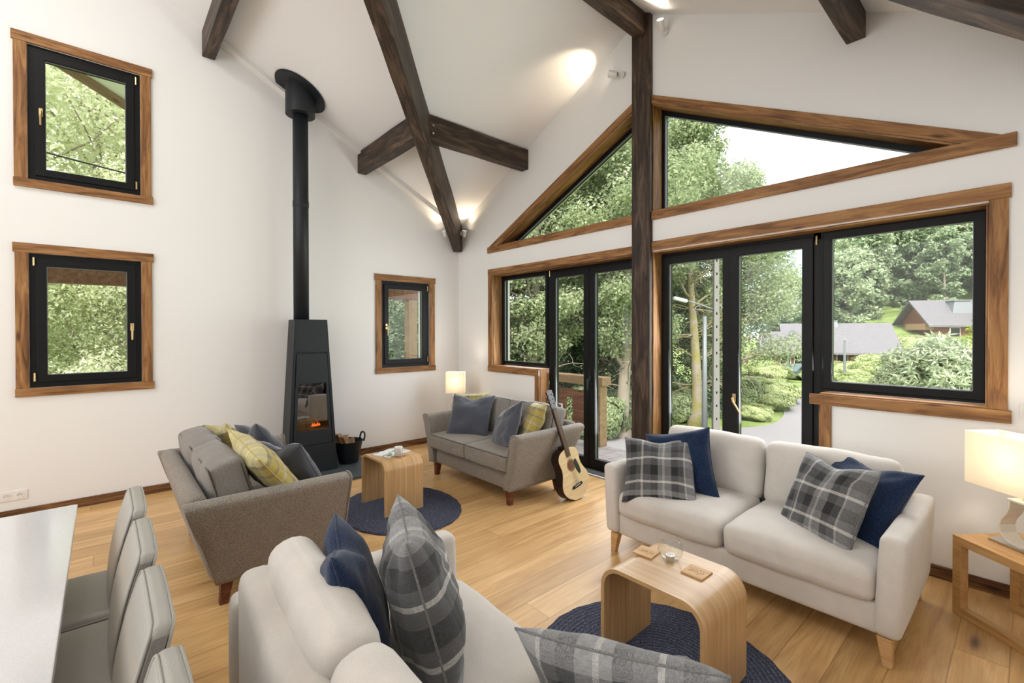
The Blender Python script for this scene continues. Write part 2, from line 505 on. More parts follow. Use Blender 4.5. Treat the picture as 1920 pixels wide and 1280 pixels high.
def dup(root, loc, rz, label=None, group=None, scale=None):
    r = root.copy(); COL.objects.link(r); r.location = loc; r.rotation_euler = (0, 0, rz)
    if scale: r.scale = scale
    if label: r['label'] = label
    if group: r['group'] = group
    for ch in list(root.children):
        c = ch.copy(); COL.objects.link(c); c.parent = r
        for g in list(ch.children):
            d = g.copy(); COL.objects.link(d); d.parent = c
    return r


def board(name, material, p0, p1, wdir, width, thick, parent=None, w0=0.0, t0=0.0, bevel=.003, mitre=(0, 0)):
    """plank from p0 to p1 (local X = length); width along wdir starting at offset w0, thickness along cross axis from t0.
    mitre = how much each end is shortened at the far side of the width"""
    p0 = Vector(p0); p1 = Vector(p1); X = (p1 - p0); L = X.length; X.normalize()
    Y = Vector(wdir); Y = (Y - X * Y.dot(X)).normalized(); Z = X.cross(Y)
    b = MB(); w1 = w0 + width; t1 = t0 + thick
    v = []
    for z in (t0, t1): v += [(0, w0, z), (L, w0, z), (L - mitre[1], w1, z), (mitre[0], w1, z)]
    b.add(v, [(0, 3, 2, 1), (4, 5, 6, 7), (0, 1, 5, 4), (1, 2, 6, 5), (2, 3, 7, 6), (3, 0, 4, 7)])
    o = b.build(name, material, parent, bevel=bevel)
    M = Matrix.Identity(4)
    for i in range(3): M[i][0] = X[i]; M[i][1] = Y[i]; M[i][2] = Z[i]; M[i][3] = p0[i]
    o.matrix_local = M
    return o
# ================================================================ SETTING
RW = 6.2; HALF = 3.1; EAVE = 3.06; SL = .5; YB = -8.6; YR = -5.6
gw = lambda u, v, w_: (u, w_, v)            # gable wall: u = X, v = Z, depth outward +Y
lw = lambda u, v, w_: (-w_, u, v)           # left wall: u = Y, v = Z, depth outward -X


def rect(u0, u1, v0, v1): return [(u0, v0), (u1, v0), (u1, v1), (u0, v1)]


MB().box(-.02, RW + .02, YB - .02, .02, -.14, 0).build('floor', FLOOR)['kind'] = 'structure'
zr = lambda x, y: max(EAVE + SL * min(x, RW - x), EAVE - SL * y if y > YR else EAVE - SL * YR + SL * (y - YR))
# ceiling and roof slab: left and right slopes of the gable meet the main slope along two valleys
OX = .85; OY = .8


def slab(name, pts, m=W_CEIL, th=.22):
    b = MB(); n = len(pts)
    lo = [(x, y, z) for x, y, z in pts]; hi = [(x, y, z + th) for x, y, z in pts]
    b.add(lo + hi, [tuple(range(n)), tuple(range(2 * n - 1, n - 1, -1))] + [(i, i + n, (i + 1) % n + n, (i + 1) % n) for i in range(n)])
    o = b.build(name, m); o['kind'] = 'structure'; return o


P = lambda x, y: (x, y, zr(min(max(x, -9), RW + 9), y) if 0 <= x <= RW else 0)
zg = lambda x: EAVE + SL * min(x, RW - x)
zm = lambda y: EAVE - SL * y if y > YR else EAVE - SL * YR + SL * (y - YR)
slab('ceiling_gable_left', [(-OY, OY, zg(-OY)), (HALF, OY, zg(HALF)), (HALF, -HALF, zg(HALF))])
slab('ceiling_gable_right', [(HALF, OY, zg(HALF)), (RW + OY, OY, zg(-OY)), (HALF, -HALF, zg(HALF))])
PX = 3.06   # the main slope runs on over the side porch
slab('ceiling_main_slope', [(-PX, OY, zm(OY)), (-OY, OY, zm(OY)), (HALF, -HALF, zm(-HALF)), (RW + OY, OY, zm(OY)), (RW + OY, YR, zm(YR)), (-PX, YR, zm(YR))])
slab('ceiling_back_slope', [(-PX, YR, zm(YR)), (RW + OY, YR, zm(YR)), (RW + OY, YB - .3, zm(YB - .3)), (-PX, YB - .3, zm(YB - .3))])
# walls
doorL = [(.80, 1.09), (1.69, 1.09), (1.69, .0), (3.10, .0), (3.10, 2.31), (.80, 2.31)]
doorR = [(3.10, .0), (4.58, .0), (4.58, 1.09), (5.44, 1.09), (5.44, 2.31), (3.10, 2.31)]
doors = [(.80, 1.09), (1.69, 1.09), (1.69, 0.0), (4.58, 0.0), (4.58, 1.09), (5.44, 1.09), (5.44, 2.31), (.80, 2.31)]
triL = [(.90, 2.69), (3.01, 2.69), (3.01, 3.72)]
triR = [(3.19, 2.69), (5.32, 2.69), (3.19, 3.72)]
outer = [(-.3, -3.2), (RW + .3, -3.2), (RW + .3, zg(-.3)), (HALF, zg(HALF)), (-.3, zg(-.3))]
b = MB().holed(outer, [doors, triL, triR], 0, .30, gw)
b.build('wall_gable', W_WALL)['kind'] = 'structure'
LWIN = [(-4.39, -3.65, 2.84, 3.98), (-4.39, -3.65, 1.08, 2.22), (-1.22, -.50, 1.08, 2.22)]
outer = [(YB, -3.2), (0, -3.2), (0, zm(0)), (YR, zm(YR)), (YB, zm(YB))]
b = MB().holed(outer, [rect(a, c, d, e) for a, c, d, e in LWIN], 0, .30, lw)
b.build('wall_left', W_WALL)['kind'] = 'structure'
MB().prism([(YB, 0), (0, 0), (0, zm(0)), (YR, zm(YR)), (YB, zm(YB))], RW, RW + .25, lambda u, v, w_: (w_, u, v)).build('wall_right', W_WALL)['kind'] = 'structure'
MB().box(-.3, RW + .25, YB - .25, YB, 0, zm(YB)).build('wall_back', W_WALL)['kind'] = 'structure'

MB().prism([(-.05, EAVE - .052), (-3.05, zm(-3.05) - .052), (-3.05, zm(-3.05) + .02), (-.05, EAVE + .045)], 0, .10, lambda u, v, w_: (w_, u, v)).build('trim_1', W_WALL)['kind'] = 'structure'
# baseboards
board('baseboard_left', BASEB, (0, YB, 0), (0, -.03, 0), (0, 0, 1), .078, .018, t0=-.0)['kind'] = 'structure'
board('baseboard_gable', BASEB, (0.02, -.0, 0), (1.62, -.0, 0), (0, 0, 1), .078, .018)['kind'] = 'structure'
board('baseboard_gable_right', BASEB, (4.66, 0, 0), (RW - .01, 0, 0), (0, 0, 1), .078, .018)['kind'] = 'structure'

nwin = [0]


def rect_frame(b, u0, u1, v0, v1, t, w0, w1, fn):
    b.holed(rect(u0, u1, v0, v1), [rect(u0 + t, u1 - t, v0 + t, v1 - t)], w0, w1, fn)


def glazed(root, fn, u0, u1, v0, v1, w0, fr=.05, sash=.055, handle=None, hinge=None, lower=None, name='sash'):
    """black fixed frame, sash and one pane"""
    b = MB(); rect_frame(b, u0, u1, v0, v1, fr, w0, w0 + .07, fn); b.build('frame', FRAME, root, bevel=.003)
    a = fr - .012
    lo = lower or sash
    b = MB(); b.holed(rect(u0 + a, u1 - a, v0 + a, v1 - a), [rect(u0 + a + sash, u1 - a - sash, v0 + a + lo, v1 - a - sash)], w0 - .012, w0 + .06, fn)
    s = b.build(name, FRAME, root, bevel=.004)
    b = MB(); b.box(0, 1, 0, 1, 0, 1)
    g0, g1, h0, h1 = u0 + a + sash - .006, u1 - a - sash + .006, v0 + a + lo - .006, v1 - a - sash + .006
    b = MB().prism(rect(g0, g1, h0, h1), w0 + .022, w0 + .028, fn)
    b.build('pane', GLASS, s)
    b = MB(); b.holed(rect(g0 - .002, g1 + .002, h0 - .002, h1 + .002), [rect(g0 + .010, g1 - .010, h0 + .010, h1 - .010)], w0 + .004, w0 + .020, fn)
    b.build('glazing_bead', GALV, s)
    return s


def handle_on(s, fn, u, v, w0, tilt=0.0, mat=BRASS, size=1.0):
    b = MB(); k = size
    b.prism(rect(u - .013 * k, u + .013 * k, v - .035 * k, v + .035 * k), w0 - .012, w0, fn)
    p = [fn(u, v, w0 - .01), fn(u, v, w0 - .045 * k), fn(u + tilt * .02, v - .03 * k, w0 - .05 * k), fn(u + tilt * .11, v - .12 * k, w0 - .048 * k)]
    b.tube(p, [.009 * k, .009 * k, .009 * k, .007 * k], 8)
    b.build('handle', mat, s, smooth=False, bevel=.002)


def hinge_on(root, fn, u, v, w0):
    b = MB(); b.tube([fn(u, v - .035, w0 - .01), fn(u, v + .035, w0 - .01)], .008, 8); b.build('hinge', BRASS, root)


def left_window(u0, u1, v0, v1, label, hs, hv):
    nwin[0] += 1
    r = empty('window_%d' % nwin[0], kind='structure', label=label)
    t = .08
    f = lambda *a: Vector(lw(*a))
    # reclaimed boards around: uprights between top and bottom boards
    board('trim_board', TRIM, lw(u0 - t - .012, v1, 0), lw(u1 + t + .012, v1, 0), (0, 0, 1), t, .022, r)
    board('trim_board', TRIM, lw(u0 - t - .004, v0, 0), lw(u1 + t + .012, v0, 0), (0, 0, -1), t - .01, -.024, r)
    board('trim_board', TRIM, lw(u0, v0, 0), lw(u0, v1, 0), (0, -1, 0), t, .02, r)
    board('trim_board', TRIM, lw(u1, v0, 0), lw(u1, v1, 0), (0, 1, 0), t, -.02, r)
    s = glazed(r, lw, u0, u1, v0, v1, .012, fr=.055, sash=.062)
    handle_on(s, lw, hs, hv, 0.0)
    hu = u1 - .03 if hs < (u0 + u1) / 2 else u0 + .03
    hinge_on(r, lw, hu, v0 + .09, .005); hinge_on(r, lw, hu, v1 - .07, .005)
    return r


left_window(*LWIN[0], 'upper square window high on the left wall, sunlit leaves and roof edge outside', -4.31, 3.42)
left_window(*LWIN[1], 'lower square window on the left wall under the upper one, red beam outside', -3.72, 1.60)
left_window(*LWIN[2], 'narrow window between the stove and the corner of the room', -1.15, 1.62)

# ---- gable: left glazed group (window over low wall + two door leaves)
D = .15
r = empty('window_4', kind='structure', label='square fixed window above the low wall, left of the glazed doors')
board('trim_board', TRIM, (.712, 0, 2.31), (3.0, 0, 2.31), (0, 0, 1), .08, .02, r)
board('trim_board', TRIM, (.80, 0, 1.09), (.80, 0, 2.31), (-1, 0, 0), .085, .02, r)
board('trim_board', TRIM, (.712, 0, 1.09), (1.66, 0, 1.09), (0, 0, -1), .075, -.022, r)
board('trim_board', TRIM, (1.69, 0, 0), (1.69, 0, 1.015), (-1, 0, 0), .075, .02, r)
board('lining_board', TRIM, (.80, 0, 1.10), (.80, 0, 2.30), (0, 1, 0), D, -.012, r)
board('lining_board', TRIM, (.80, 0, 2.308), (3.0, 0, 2.308), (0, 1, 0), D, -.012, r)
board('lining_board', TRIM, (.80, -.01, 1.088), (1.70, -.01, 1.088), (0, 1, 0), D, .012, r)
board('lining_board', TRIM, (1.688, 0, .0), (1.688, 0, 1.09), (0, 1, 0), D, -.012, r)
glazed(r, gw, .81, 1.70, 1.10, 2.30, D, fr=.03, sash=.04)
r.name = 'window_4'
r = empty('door_1', kind='structure', label='pair of tall black glazed doors left of the post, onto the deck')
b = MB(); b.box(1.70, 2.98, D, D + .07, 2.25, 2.30); b.box(1.70, 1.745, D, D + .07, 0, 2.25); b.build('door_frame', FRAME, r)
sL = glazed(r, gw, 1.735, 2.325, .02, 2.27, D - .005, fr=.012, sash=.075, lower=.115, name='leaf')
sR = glazed(r, gw, 2.33, 2.985, .02, 2.27, D - .005, fr=.012, sash=.075, lower=.115, name='leaf')
handle_on(sR, gw, 2.345, 1.02, D - .015, mat=STEEL)
b = MB(); b.box(1.70, 3.0, .06, .32, 0, .022); b.build('threshold', GALV, r)
hinge_on(r, gw, 1.72, 2.25, D)
# ---- gable: right glazed group
r = empty('door_2', kind='structure', label='pair of tall black glazed doors right of the post, behind the beige sofa')
board('trim_board', TRIM, (3.20, 0, 2.32), (5.53, 0, 2.32), (0, 0, 1), .085, .02, r)
board('lining_board', TRIM, (3.205, -.0, 0), (3.205, -.0, 2.31), (0, 1, 0), D, -.012, r)
board('lining_board', TRIM, (3.21, 0, 2.31), (5.44, 0, 2.31), (0, 1, 0), D, -.012, r)
board('trim_board', TRIM, (4.58, 0, 0), (4.58, 0, 1.02), (1, 0, 0), .075, -.02, r)
b = MB(); b.box(3.22, 4.58, D, D + .07, 2.25, 2.30); b.build('door_frame', FRAME, r)
sL = glazed(r, gw, 3.222, 3.885, .02, 2.27, D - .005, fr=.012, sash=.075, lower=.115, name='leaf')
sR = glazed(r, gw, 3.872, 4.50, .02, 2.27, D - .008, fr=.012, sash=.075, lower=.115, name='leaf')
handle_on(sR, gw, 3.915, .98, D - .02, tilt=.6)
hinge_on(r, gw, 4.52, 2.24, D)
b = MB(); b.box(3.2, 4.58, .06, .32, 0, .022); b.build('threshold', GALV, r)
b = MB(); b.box(4.50, 4.58, D, D + .07, 0, 2.30); b.build('door_post', FRAME, r)
r = empty('window_5', kind='structure', label='large square window right of the glazed doors, hillside and chalets outside')
board('trim_board', TRIM, (5.44, 0, 1.09), (5.44, 0, 2.32), (1, 0, 0), .08, -.02, r)
board('trim_board', TRIM, (4.52, 0, 1.09), (5.535, 0, 1.09), (0, 0, -1), .075, -.024, r)
board('lining_board', TRIM, (4.58, -.01, 1.088), (5.44, -.01, 1.088), (0, 1, 0), D, .012, r)
board('lining_board', TRIM, (5.44, 0, 1.10), (5.44, 0, 2.30), (0, 1, 0), D, .012, r)
glazed(r, gw, 4.545, 5.44, 1.10, 2.31, D - .002, fr=.03, sash=.055)


# ---- triangular windows
def inset(poly, d):
    out = []; n = len(poly)
    area = sum(poly[i][0] * poly[(i + 1) % n][1] - poly[(i + 1) % n][0] * poly[i][1] for i in range(n))
    s = 1 if area > 0 else -1
    for i in range(n):
        p0, p1, p2 = Vector(poly[i - 1]), Vector(poly[i]), Vector(poly[(i + 1) % n])
        d1 = (p1 - p0).normalized(); d2 = (p2 - p1).normalized()
        n1 = Vector((-d1.y, d1.x)) * s; n2 = Vector((-d2.y, d2.x)) * s
        bis = (n1 + n2); k = d / max(.05, (1 + n1.dot(n2)))
        out.append(tuple(p1 + bis * k))
    return out


def tri_window(n, tri, flip, label):
    r = empty('window_%d' % n, kind='structure', label=label)
    b = MB(); b.holed(tri, [inset(tri, .05)], D, D + .07, gw); b.build('frame', FRAME, r, bevel=.003)
    g = inset(tri, .045)
    b = MB().prism(g, D + .03, D + .036, gw); b.build('pane', GLASS, r)
    b = MB(); b.holed(inset(tri, .048), [inset(tri, .058)], D + .012, D + .028, gw); b.build('glazing_bead', GALV, r)
    lo = min(p[0] for p in tri); hi = max(p[0] for p in tri); tp = max(p[1] for p in tri)
    if not flip:   # peak at right, against the post
        tip = Vector((.90, 0, 2.69)); pk = Vector((3.01, 0, 3.72)); d = (pk - tip).normalized(); nrm = Vector((-d.z, 0, d.x))
        board('trim_board', TRIM, tip - d * .19, pk + d * .06, nrm, .075, .02, r)
        board('trim_board', TRIM, (.70, 0, 2.69), (3.0, 0, 2.69), (0, 0, -1), .08, -.022, r)
        board('lining_board', TRIM, tip, pk, (0, 1, 0), D, -.012, r)
        board('lining_board', TRIM, (.9, 0, 2.69), (3.0, 0, 2.69), (0, 1, 0), D, .010, r)
    else:
        tip = Vector((5.32, 0, 2.69)); pk = Vector((3.19, 0, 3.72)); d = (pk - tip).normalized(); nrm = Vector((d.z, 0, -d.x))
        board('trim_board', TRIM, pk + d * .06, tip - d * .19, nrm, .075, .02, r)
        board('trim_board', TRIM, (3.2, 0, 2.69), (5.55, 0, 2.69), (0, 0, -1), .08, -.022, r)
        board('lining_board', TRIM, pk, tip, (0, 1, 0), D, -.012, r)
        board('lining_board', TRIM, (3.205, 0, 2.70), (3.205, 0, 3.70), (0, 1, 0), D, -.012, r)
        board('lining_board', TRIM, (3.2, 0, 2.69), (5.3, 0, 2.69), (0, 1, 0), D, .010, r)
    return r


tri_window(6, triL, False, 'left triangular window under the gable, dark trees outside')
tri_window(7, triR, True, 'right triangular window under the gable, bright white sky outside')


# ---- timbers
def timber(name, p0, p1, width, height, label, cat='beam', rough=True, group=None):
    p0 = Vector(p0); p1 = Vector(p1); X = (p1 - p0); L = X.length; X.normalize()
    side = Vector((0, 0, 1)).cross(X)
    side = side.normalized() if side.length > .01 else Vector((1, 0, 0))
    up = X.cross(side)
    n = max(4, int(L / .25)); b = MB(); rnd = random.Random(int(L * 999))
    for i in range(n + 1):
        j = [rnd.uniform(-.003, .003) for _ in range(4)]
        x = L * i / n
        b.v += [(x, -width / 2 + j[0], 0 + j[1]), (x, width / 2 + j[2], 0 + j[1]), (x, width / 2 + j[2], height + j[3]), (x, -width / 2 + j[0], height + j[3])]
    for i in range(n):
        a = i * 4
        for k in range(4): b.f.append((a + k, a + (k + 1) % 4, a + 4 + (k + 1) % 4, a + 4 + k))
    b.f += [(3, 2, 1, 0), (n * 4, n * 4 + 1, n * 4 + 2, n * 4 + 3)]
    o = b.build(name, BEAM, bevel=.006)
    M = Matrix.Identity(4)
    for i in range(3): M[i][0] = X[i]; M[i][1] = side[i]; M[i][2] = up[i]; M[i][3] = p0[i]
    o.matrix_world = M
    tag(o, label, cat, group)
    return o


def bolt(parent_obj, pts, nrm):
    for p in pts:
        q = Vector(p); b = MB().tube([q, q + Vector(nrm) * .006], .012, 10)
        o = b.build('bolt', CHROME); o.parent = parent_obj; o.matrix_parent_inverse = parent_obj.matrix_world.inverted()


post = MB(); post.box(0, 4.62, -.1, .1, -.05, .25)
po = post.build('timber_post', BEAM, bevel=.006)
M = Matrix.Identity(4)
for i, (a, c, d) in enumerate(zip((0, 0, 1), (1, 0, 0), (0, 1, 0))): M[i][0] = a; M[i][1] = c; M[i][2] = d
M[0][3] = 3.105; M[1][3] = .0
po.matrix_world = M
tag(po, 'dark upright timber post between the two groups of glazed doors', 'post')
timber('ridge_beam', (3.10, -3.12, 4.38), (3.10, -.05, 4.38), .115, .25, 'dark ridge beam resting against the top of the tall post')
P1 = timber('purlin', (1.435, -1.50, 3.54), (1.435, 0, 3.54), .115, .245, 'dark purlin running from the valley beam to the window gable')
bolt(P1, [(1.494, -1.36, 3.68), (1.494, -1.36, 3.60)], (1, 0, 0))
timber('purlin', (4.79, -1.50, 3.56), (4.79, 0, 3.56), .11, .24, 'dark purlin ending above the right triangular window')
timber('purlin', (0, -1.475, 3.53), (1.47, -1.475, 3.53), .115, .26, 'short dark purlin running from the valley beam to the left wall')
timber('purlin', (0, -3.10, 4.35), (3.1, -3.10, 4.35), .115, .26, 'dark purlin ending high on the left wall, left of the stove pipe')
# valley beams: underside 0.34 below the valley line
for sx, lab in ((1, 'long dark diagonal valley beam rising from the far corner'), (-1, 'dark diagonal valley beam rising from the right corner')):
    x0 = 0.055 if sx == 1 else RW - .055
    z0 = 2.70 + .01
    timber('valley_beam', (x0, -.055, z0), (x0 + sx * 3.0, -3.055, z0 + 3.0 * SL), .13, .36, lab)
# ================================================================ SOFAS
def tube_part(name, pts, rad, mat, parent, n=6, closed=False):
    return MB().tube(pts, rad, n, closed).build(name, mat, parent, smooth=True)


def loop_rect(hx, hy, z, r=.03, c=(0, 0), wob=0):
    pts = []
    for cx, cy, a0 in ((hx - r, hy - r, 0), (-(hx - r), hy - r, 90), (-(hx - r), -(hy - r), 180), (hx - r, -(hy - r), 270)):
        for k in range(5):
            a = math.radians(a0 + 90 * k / 4); pts.append((c[0] + cx + r * math.cos(a), c[1] + cy + r * math.sin(a), z))
    out = []
    for i in range(len(pts)):
        p, q = Vector(pts[i]), Vector(pts[(i + 1) % len(pts)]); k = max(1, int((q - p).length / .06))
        for j in range(k): out.append(tuple(p.lerp(q, j / k)))
    return out


def leg_mesh(x, y, h, top, bot, dx=0, dy=0):
    b = MB(); v = []
    for z, s, ox, oy in ((0, bot, dx, dy), (h, top, 0, 0)):
        v += [(x + ox - s, y + oy - s, z), (x + ox + s, y + oy - s, z), (x + ox + s, y + oy + s, z), (x + ox - s, y + oy + s, z)]
    return b.add(v, [(0, 3, 2, 1), (4, 5, 6, 7), (0, 1, 5, 4), (1, 2, 6, 5), (2, 3, 7, 6), (3, 0, 4, 7)])


def beige_sofa(loc, rz, label):
    """front towards local -Y; 1.65 wide, 0.90 deep"""
    r = empty('sofa', loc, rz, label, 'sofa', 'beige sofas facing each other')
    W = .825; A = .105
    MB().soft(W - A + .01, .40, .075, .02, n=6, c=(0, -.02, .205)).build('base', BEIGE, r, smooth=True)
    for s in (-1, 1):
        def tp(o, s=s):
            return (o.x + (.012 * s) * (o.z / .23), o.y, o.z - .010 * math.sin((o.y + .45) * 3.4) if o.z > .1 else o.z)
        MB().soft(A / 2, .45, .235, .032, (.006, .006, .006), 8, (s * (W - A / 2), 0, .375), taper=tp).build('arm', BEIGE, r, smooth=True)
        MB().soft((W - A) / 2 - .003, .335, .085, .05, (0, .012, .028), 10, (s * ((W - A) / 2 + .001), -.115, .352), wr=.006, seed=s).build('seat_cushion', BEIGE, r, smooth=True)
        b = MB().soft((W - A) / 2 - .004, .075, .205, .06, (0, .035, .016), 12, (0, 0, 0), wr=.006, seed=s + 5,
                      mat=Matrix.Translation((s * ((W - A) / 2 + .002), .250, .602)) @ Matrix.Rotation(math.radians(-9), 4, 'X'))
        b.build('back_cushion', BEIGE, r, smooth=True)
        for y, dy in ((-.40, -.012), (.38, .02)):
            leg_mesh(s * (W - .075), y, .135, .030, .018, s * .012, dy).build('leg', OAKLEG, r, bevel=.004)
    MB().soft(W - A + .012, .062, .285, .045, n=8, c=(0, .375, .445)).build('back_frame', BEIGE, r, smooth=True)
    return r


beige_sofa((4.415, -.81, 0), 0, 'long beige two-seat sofa standing in front of the right glazed doors')
beige_sofa((4.54, -3.20, 0), math.radians(176), 'beige sofa in the foreground with its back to the dining chairs')


def grey_sofa(loc, rz, label):
    r = empty('sofa', loc, rz, label, 'sofa', 'small grey sofas')
    bw = .655; tw = .79
    MB().soft(bw - .09, .345, .085, .02, n=6, c=(0, -.06, .225)).build('base', TWEED, r, smooth=True)
    for s in (-1, 1):
        # flared arm: thin at the foot, curling outwards and widening at the top
        n = 16; m = 12; b = MB(); prof = []
        for k in range(n + 1):
            t = k / n; z = .135 + .485 * t
            out = bw + (tw - bw) * (t ** 1.25)
            thick = .085 + .03 * t * t
            prof.append((out, z, thick))
        ring = [(o, z) for o, z, t in prof]
        top = prof[-1]
        for k in range(1, 6):
            a = PI * k / 6; ring.append((top[0] - top[2] / 2 + top[2] / 2 * math.cos(a), top[1] + .028 * math.sin(a)))
        ring += [(o - t, z) for o, z, t in reversed(prof)]
        ys = [-.43, -.424, -.41] + [-.40 + .83 * k / 10 for k in range(11)] + [.436, .44]
        ins = [.018, .006, .001] + [0] * 11 + [.006, .018]
        cx = sum(p[0] for p in ring) / len(ring); cz = sum(p[1] for p in ring) / len(ring)
        L = len(ring)
        for y, i_ in zip(ys, ins):
            for (x, z) in ring:
                dx, dz = cx - x, cz - z; d = max(.001, math.hypot(dx, dz))
                yy = y + (-.14 + .145 * max(0, z - .135) / .485) * max(0, min(1, (y + .1) / .53))
                b.v.append((s * (x + dx / d * i_), yy, z + dz / d * i_))
        for j in range(len(ys) - 1):
            for k in range(L): b.f.append((j * L + k, j * L + (k + 1) % L, (j + 1) * L + (k + 1) % L, (j + 1) * L + k))
        for j in (0, len(ys) - 1):
            h = len(prof)
            for k in range(L // 2): b.f.append((j * L + k, j * L + k + 1, j * L + L - 2 - k, j * L + (L - 1 - k)) if k < L // 2 - 1 and L - 2 - k > k + 1 else (j * L + k, j * L + k + 1, j * L + L - 1 - k))
        arm = b.build('arm', TWEED, r, smooth=True)
        tube_part('piping', [(s * x, -.428, z) for x, z in ring[:-1]], .005, TWEED2, arm)
        # seat cushion (boxed, piped)
        hx = (bw - .085) / 2 + .028
        sc = MB().soft(hx - .003, .36, .075, .018, (0, .008, .022), 10, (s * hx, -.085, .375), wr=.005, seed=s * 3).build('seat_cushion', TWEED, r, smooth=True)
        for z in (.442, .308):
            tube_part('piping', loop_rect(hx - .006, .358, z, .02, (s * hx, -.085)), .0055, PIPE_D, sc, closed=True)
        M_ = Matrix.Translation((s * (hx + .012), .200, .625)) @ Matrix.Rotation(math.radians(-16), 4, 'X')
        hb = hx + .02
        bc = MB().soft(hb - .003, .085, .19, .03, (0, .035, .02), 10, wr=.014, seed=s + 11, mat=M_).build('back_cushion', TWEED2, r, smooth=True)
        for y in (-.075, .075):
            pts = [tuple(M_ @ Vector((x, y + (.002 if y > 0 else -.002), z))) for x, z, _ in loop_rect(hb - .012, .183, 0, .03)]
            tube_part('piping', pts, .0055, PIPE_D, bc, closed=True)
        for y, dy in ((-.36, -.01), (.23, .02)):
            leg_mesh(s * (bw - .06), y, .145, .032, .022, s * .005, dy).build('leg', REDLEG, r, bevel=.004)
    # back frame leaning outwards with a rolled top
    M_ = Matrix.Translation((0, .325, .40)) @ Matrix.Rotation(math.radians(-15.5), 4, 'X')
    MB().soft(tw - .085, .052, .275, .045, (0, .01, 0), 8, mat=M_, taper=lambda o: (o.x * (.86 + .14 * (o.z + .275) / .55), o.y, o.z)).build('back_frame', TWEED, r, smooth=True)
    return r


grey_sofa((1.915, -.84, 0), 0, 'small grey sofa in the far corner, guitar leaning on its arm')
grey_sofa((1.945, -3.17, 0), PI, 'small grey sofa seen from behind, opposite the stove side corner')


# ================================================================ CUSHIONS
def pillow(name, mat, loc, yaw, lean, roll, size, label, group, thick=.085, chop=0.0, seed=0, sag=0.0, pipe=None, h=None):
    """square scatter cushion; local plane XZ, face towards local -Y; yaw/lean/roll in degrees, loc = centre"""
    N = 30; a = size / 2; hh = (h or size) / 2
    vs = []; uv = []; idx = {}; rim = []
    for side in (-1, 1):
        for i in range(N + 1):
            for j in range(N + 1):
                edge = i in (0, N) or j in (0, N)
                if edge and side == 1: idx[(side, i, j)] = idx[(-1, i, j)]; continue
                u = -1 + 2 * i / N; v = -1 + 2 * j / N
                # finer spacing towards the rim
                u = math.copysign(abs(math.sin(u * PI / 2)) ** .9, u); v = math.copysign(abs(math.sin(v * PI / 2)) ** .9, v)
                x = a * u * (1 - .085 * (1 - v * v) * abs(u)); z = hh * v * (1 - .085 * (1 - u * u) * abs(v))
                f = max(0, (1 - u ** 2)) * max(0, (1 - v ** 2))
                y = side * thick * (f ** .42) * (1.0 + .0 * u)
                if chop:
                    top = max(0, v) ** 1.3; g = math.exp(-(u / .36) ** 2)
                    z -= chop * size * g * top
                    y *= 1 - .35 * g * top * (side < 0)
                    y += -.03 * g * top * (1 if side < 0 else .5) * 0
                nn = noise.noise(Vector((u * 1.7 + seed * 3.3, v * 1.7, side * 2.0 + seed)))
                n2 = noise.noise(Vector((u * 5 + seed * 1.3, v * 5, side * 3.0 + seed)))
                # radial creases from the corners
                cr_ = math.sin(math.atan2(abs(v), abs(u) + 1e-4) * 14 + seed) * (min(abs(u), abs(v)) ** 2) * .010
                y += (nn * .020 + n2 * .007 + cr_) * side * min(1, f * 3) * (thick / .08)
                y += sag * (u * u * .5 + v * v * .5)
                idx[(side, i, j)] = len(vs); vs.append((x, y, z)); uv.append(((u + 1) / 2, (v + 1) / 2))
    fs = []
    for side in (-1, 1):
        for i in range(N):
            for j in range(N):
                q = (idx[(side, i, j)], idx[(side, i + 1, j)], idx[(side, i + 1, j + 1)], idx[(side, i, j + 1)])
                fs.append(q if side < 0 else q[::-1])
    b = MB(); b.v = vs; b.f = fs
    o = b.build(name, mat, smooth=True, uvs=uv)
    rim = [vs[idx[(-1, i, 0)]] for i in range(N)] + [vs[idx[(-1, N, j)]] for j in range(N)] + [vs[idx[(-1, i, N)]] for i in range(N, 0, -1)] + [vs[idx[(-1, 0, j)]] for j in range(N, 0, -1)]
    pipe = pipe or {'grey_plaid_wool': SEAMG, 'yellow_tartan': SEAMY}.get(mat.name)
    p = MB().tube(rim, .0035, 6, closed=True).build('seam_piping', pipe or mat, o, smooth=True)
    o.rotation_mode = 'XYZ'
    M = Matrix.Translation(loc) @ Matrix.Rotation(math.radians(yaw), 4, 'Z') @ Matrix.Rotation(math.radians(-lean), 4, 'X') @ Matrix.Rotation(math.radians(roll), 4, 'Y')
    o.matrix_world = M
    tag(o, label, 'cushion', group)
    return o


GS = 'cushions on the grey sofas'; BS = 'cushions on the beige sofas'
# far grey sofa
pillow('cushion', TARTAN, (1.352, -.800, .64), 22, 30, -6, .46, 'yellow tartan cushion behind a slate cushion at the left end of the far sofa', GS, seed=1)
pillow('cushion', SLATE, (1.568, -.95, .635), 30, 30, -1, .49, 'slate grey cushion with dipped top at the left end of the far sofa', GS, chop=.08, seed=2)
pillow('cushion', SLATE, (2.19, -.965, .61), -25, 25, -24, .45, 'slate grey cushion leaning beside the right arm of the far sofa', GS, seed=3)
pillow('cushion', TARTAN, (2.36, -.785, .65), -34, 25, -5, .44, 'yellow tartan cushion between slate cushion and right arm of the far sofa', GS, seed=4)
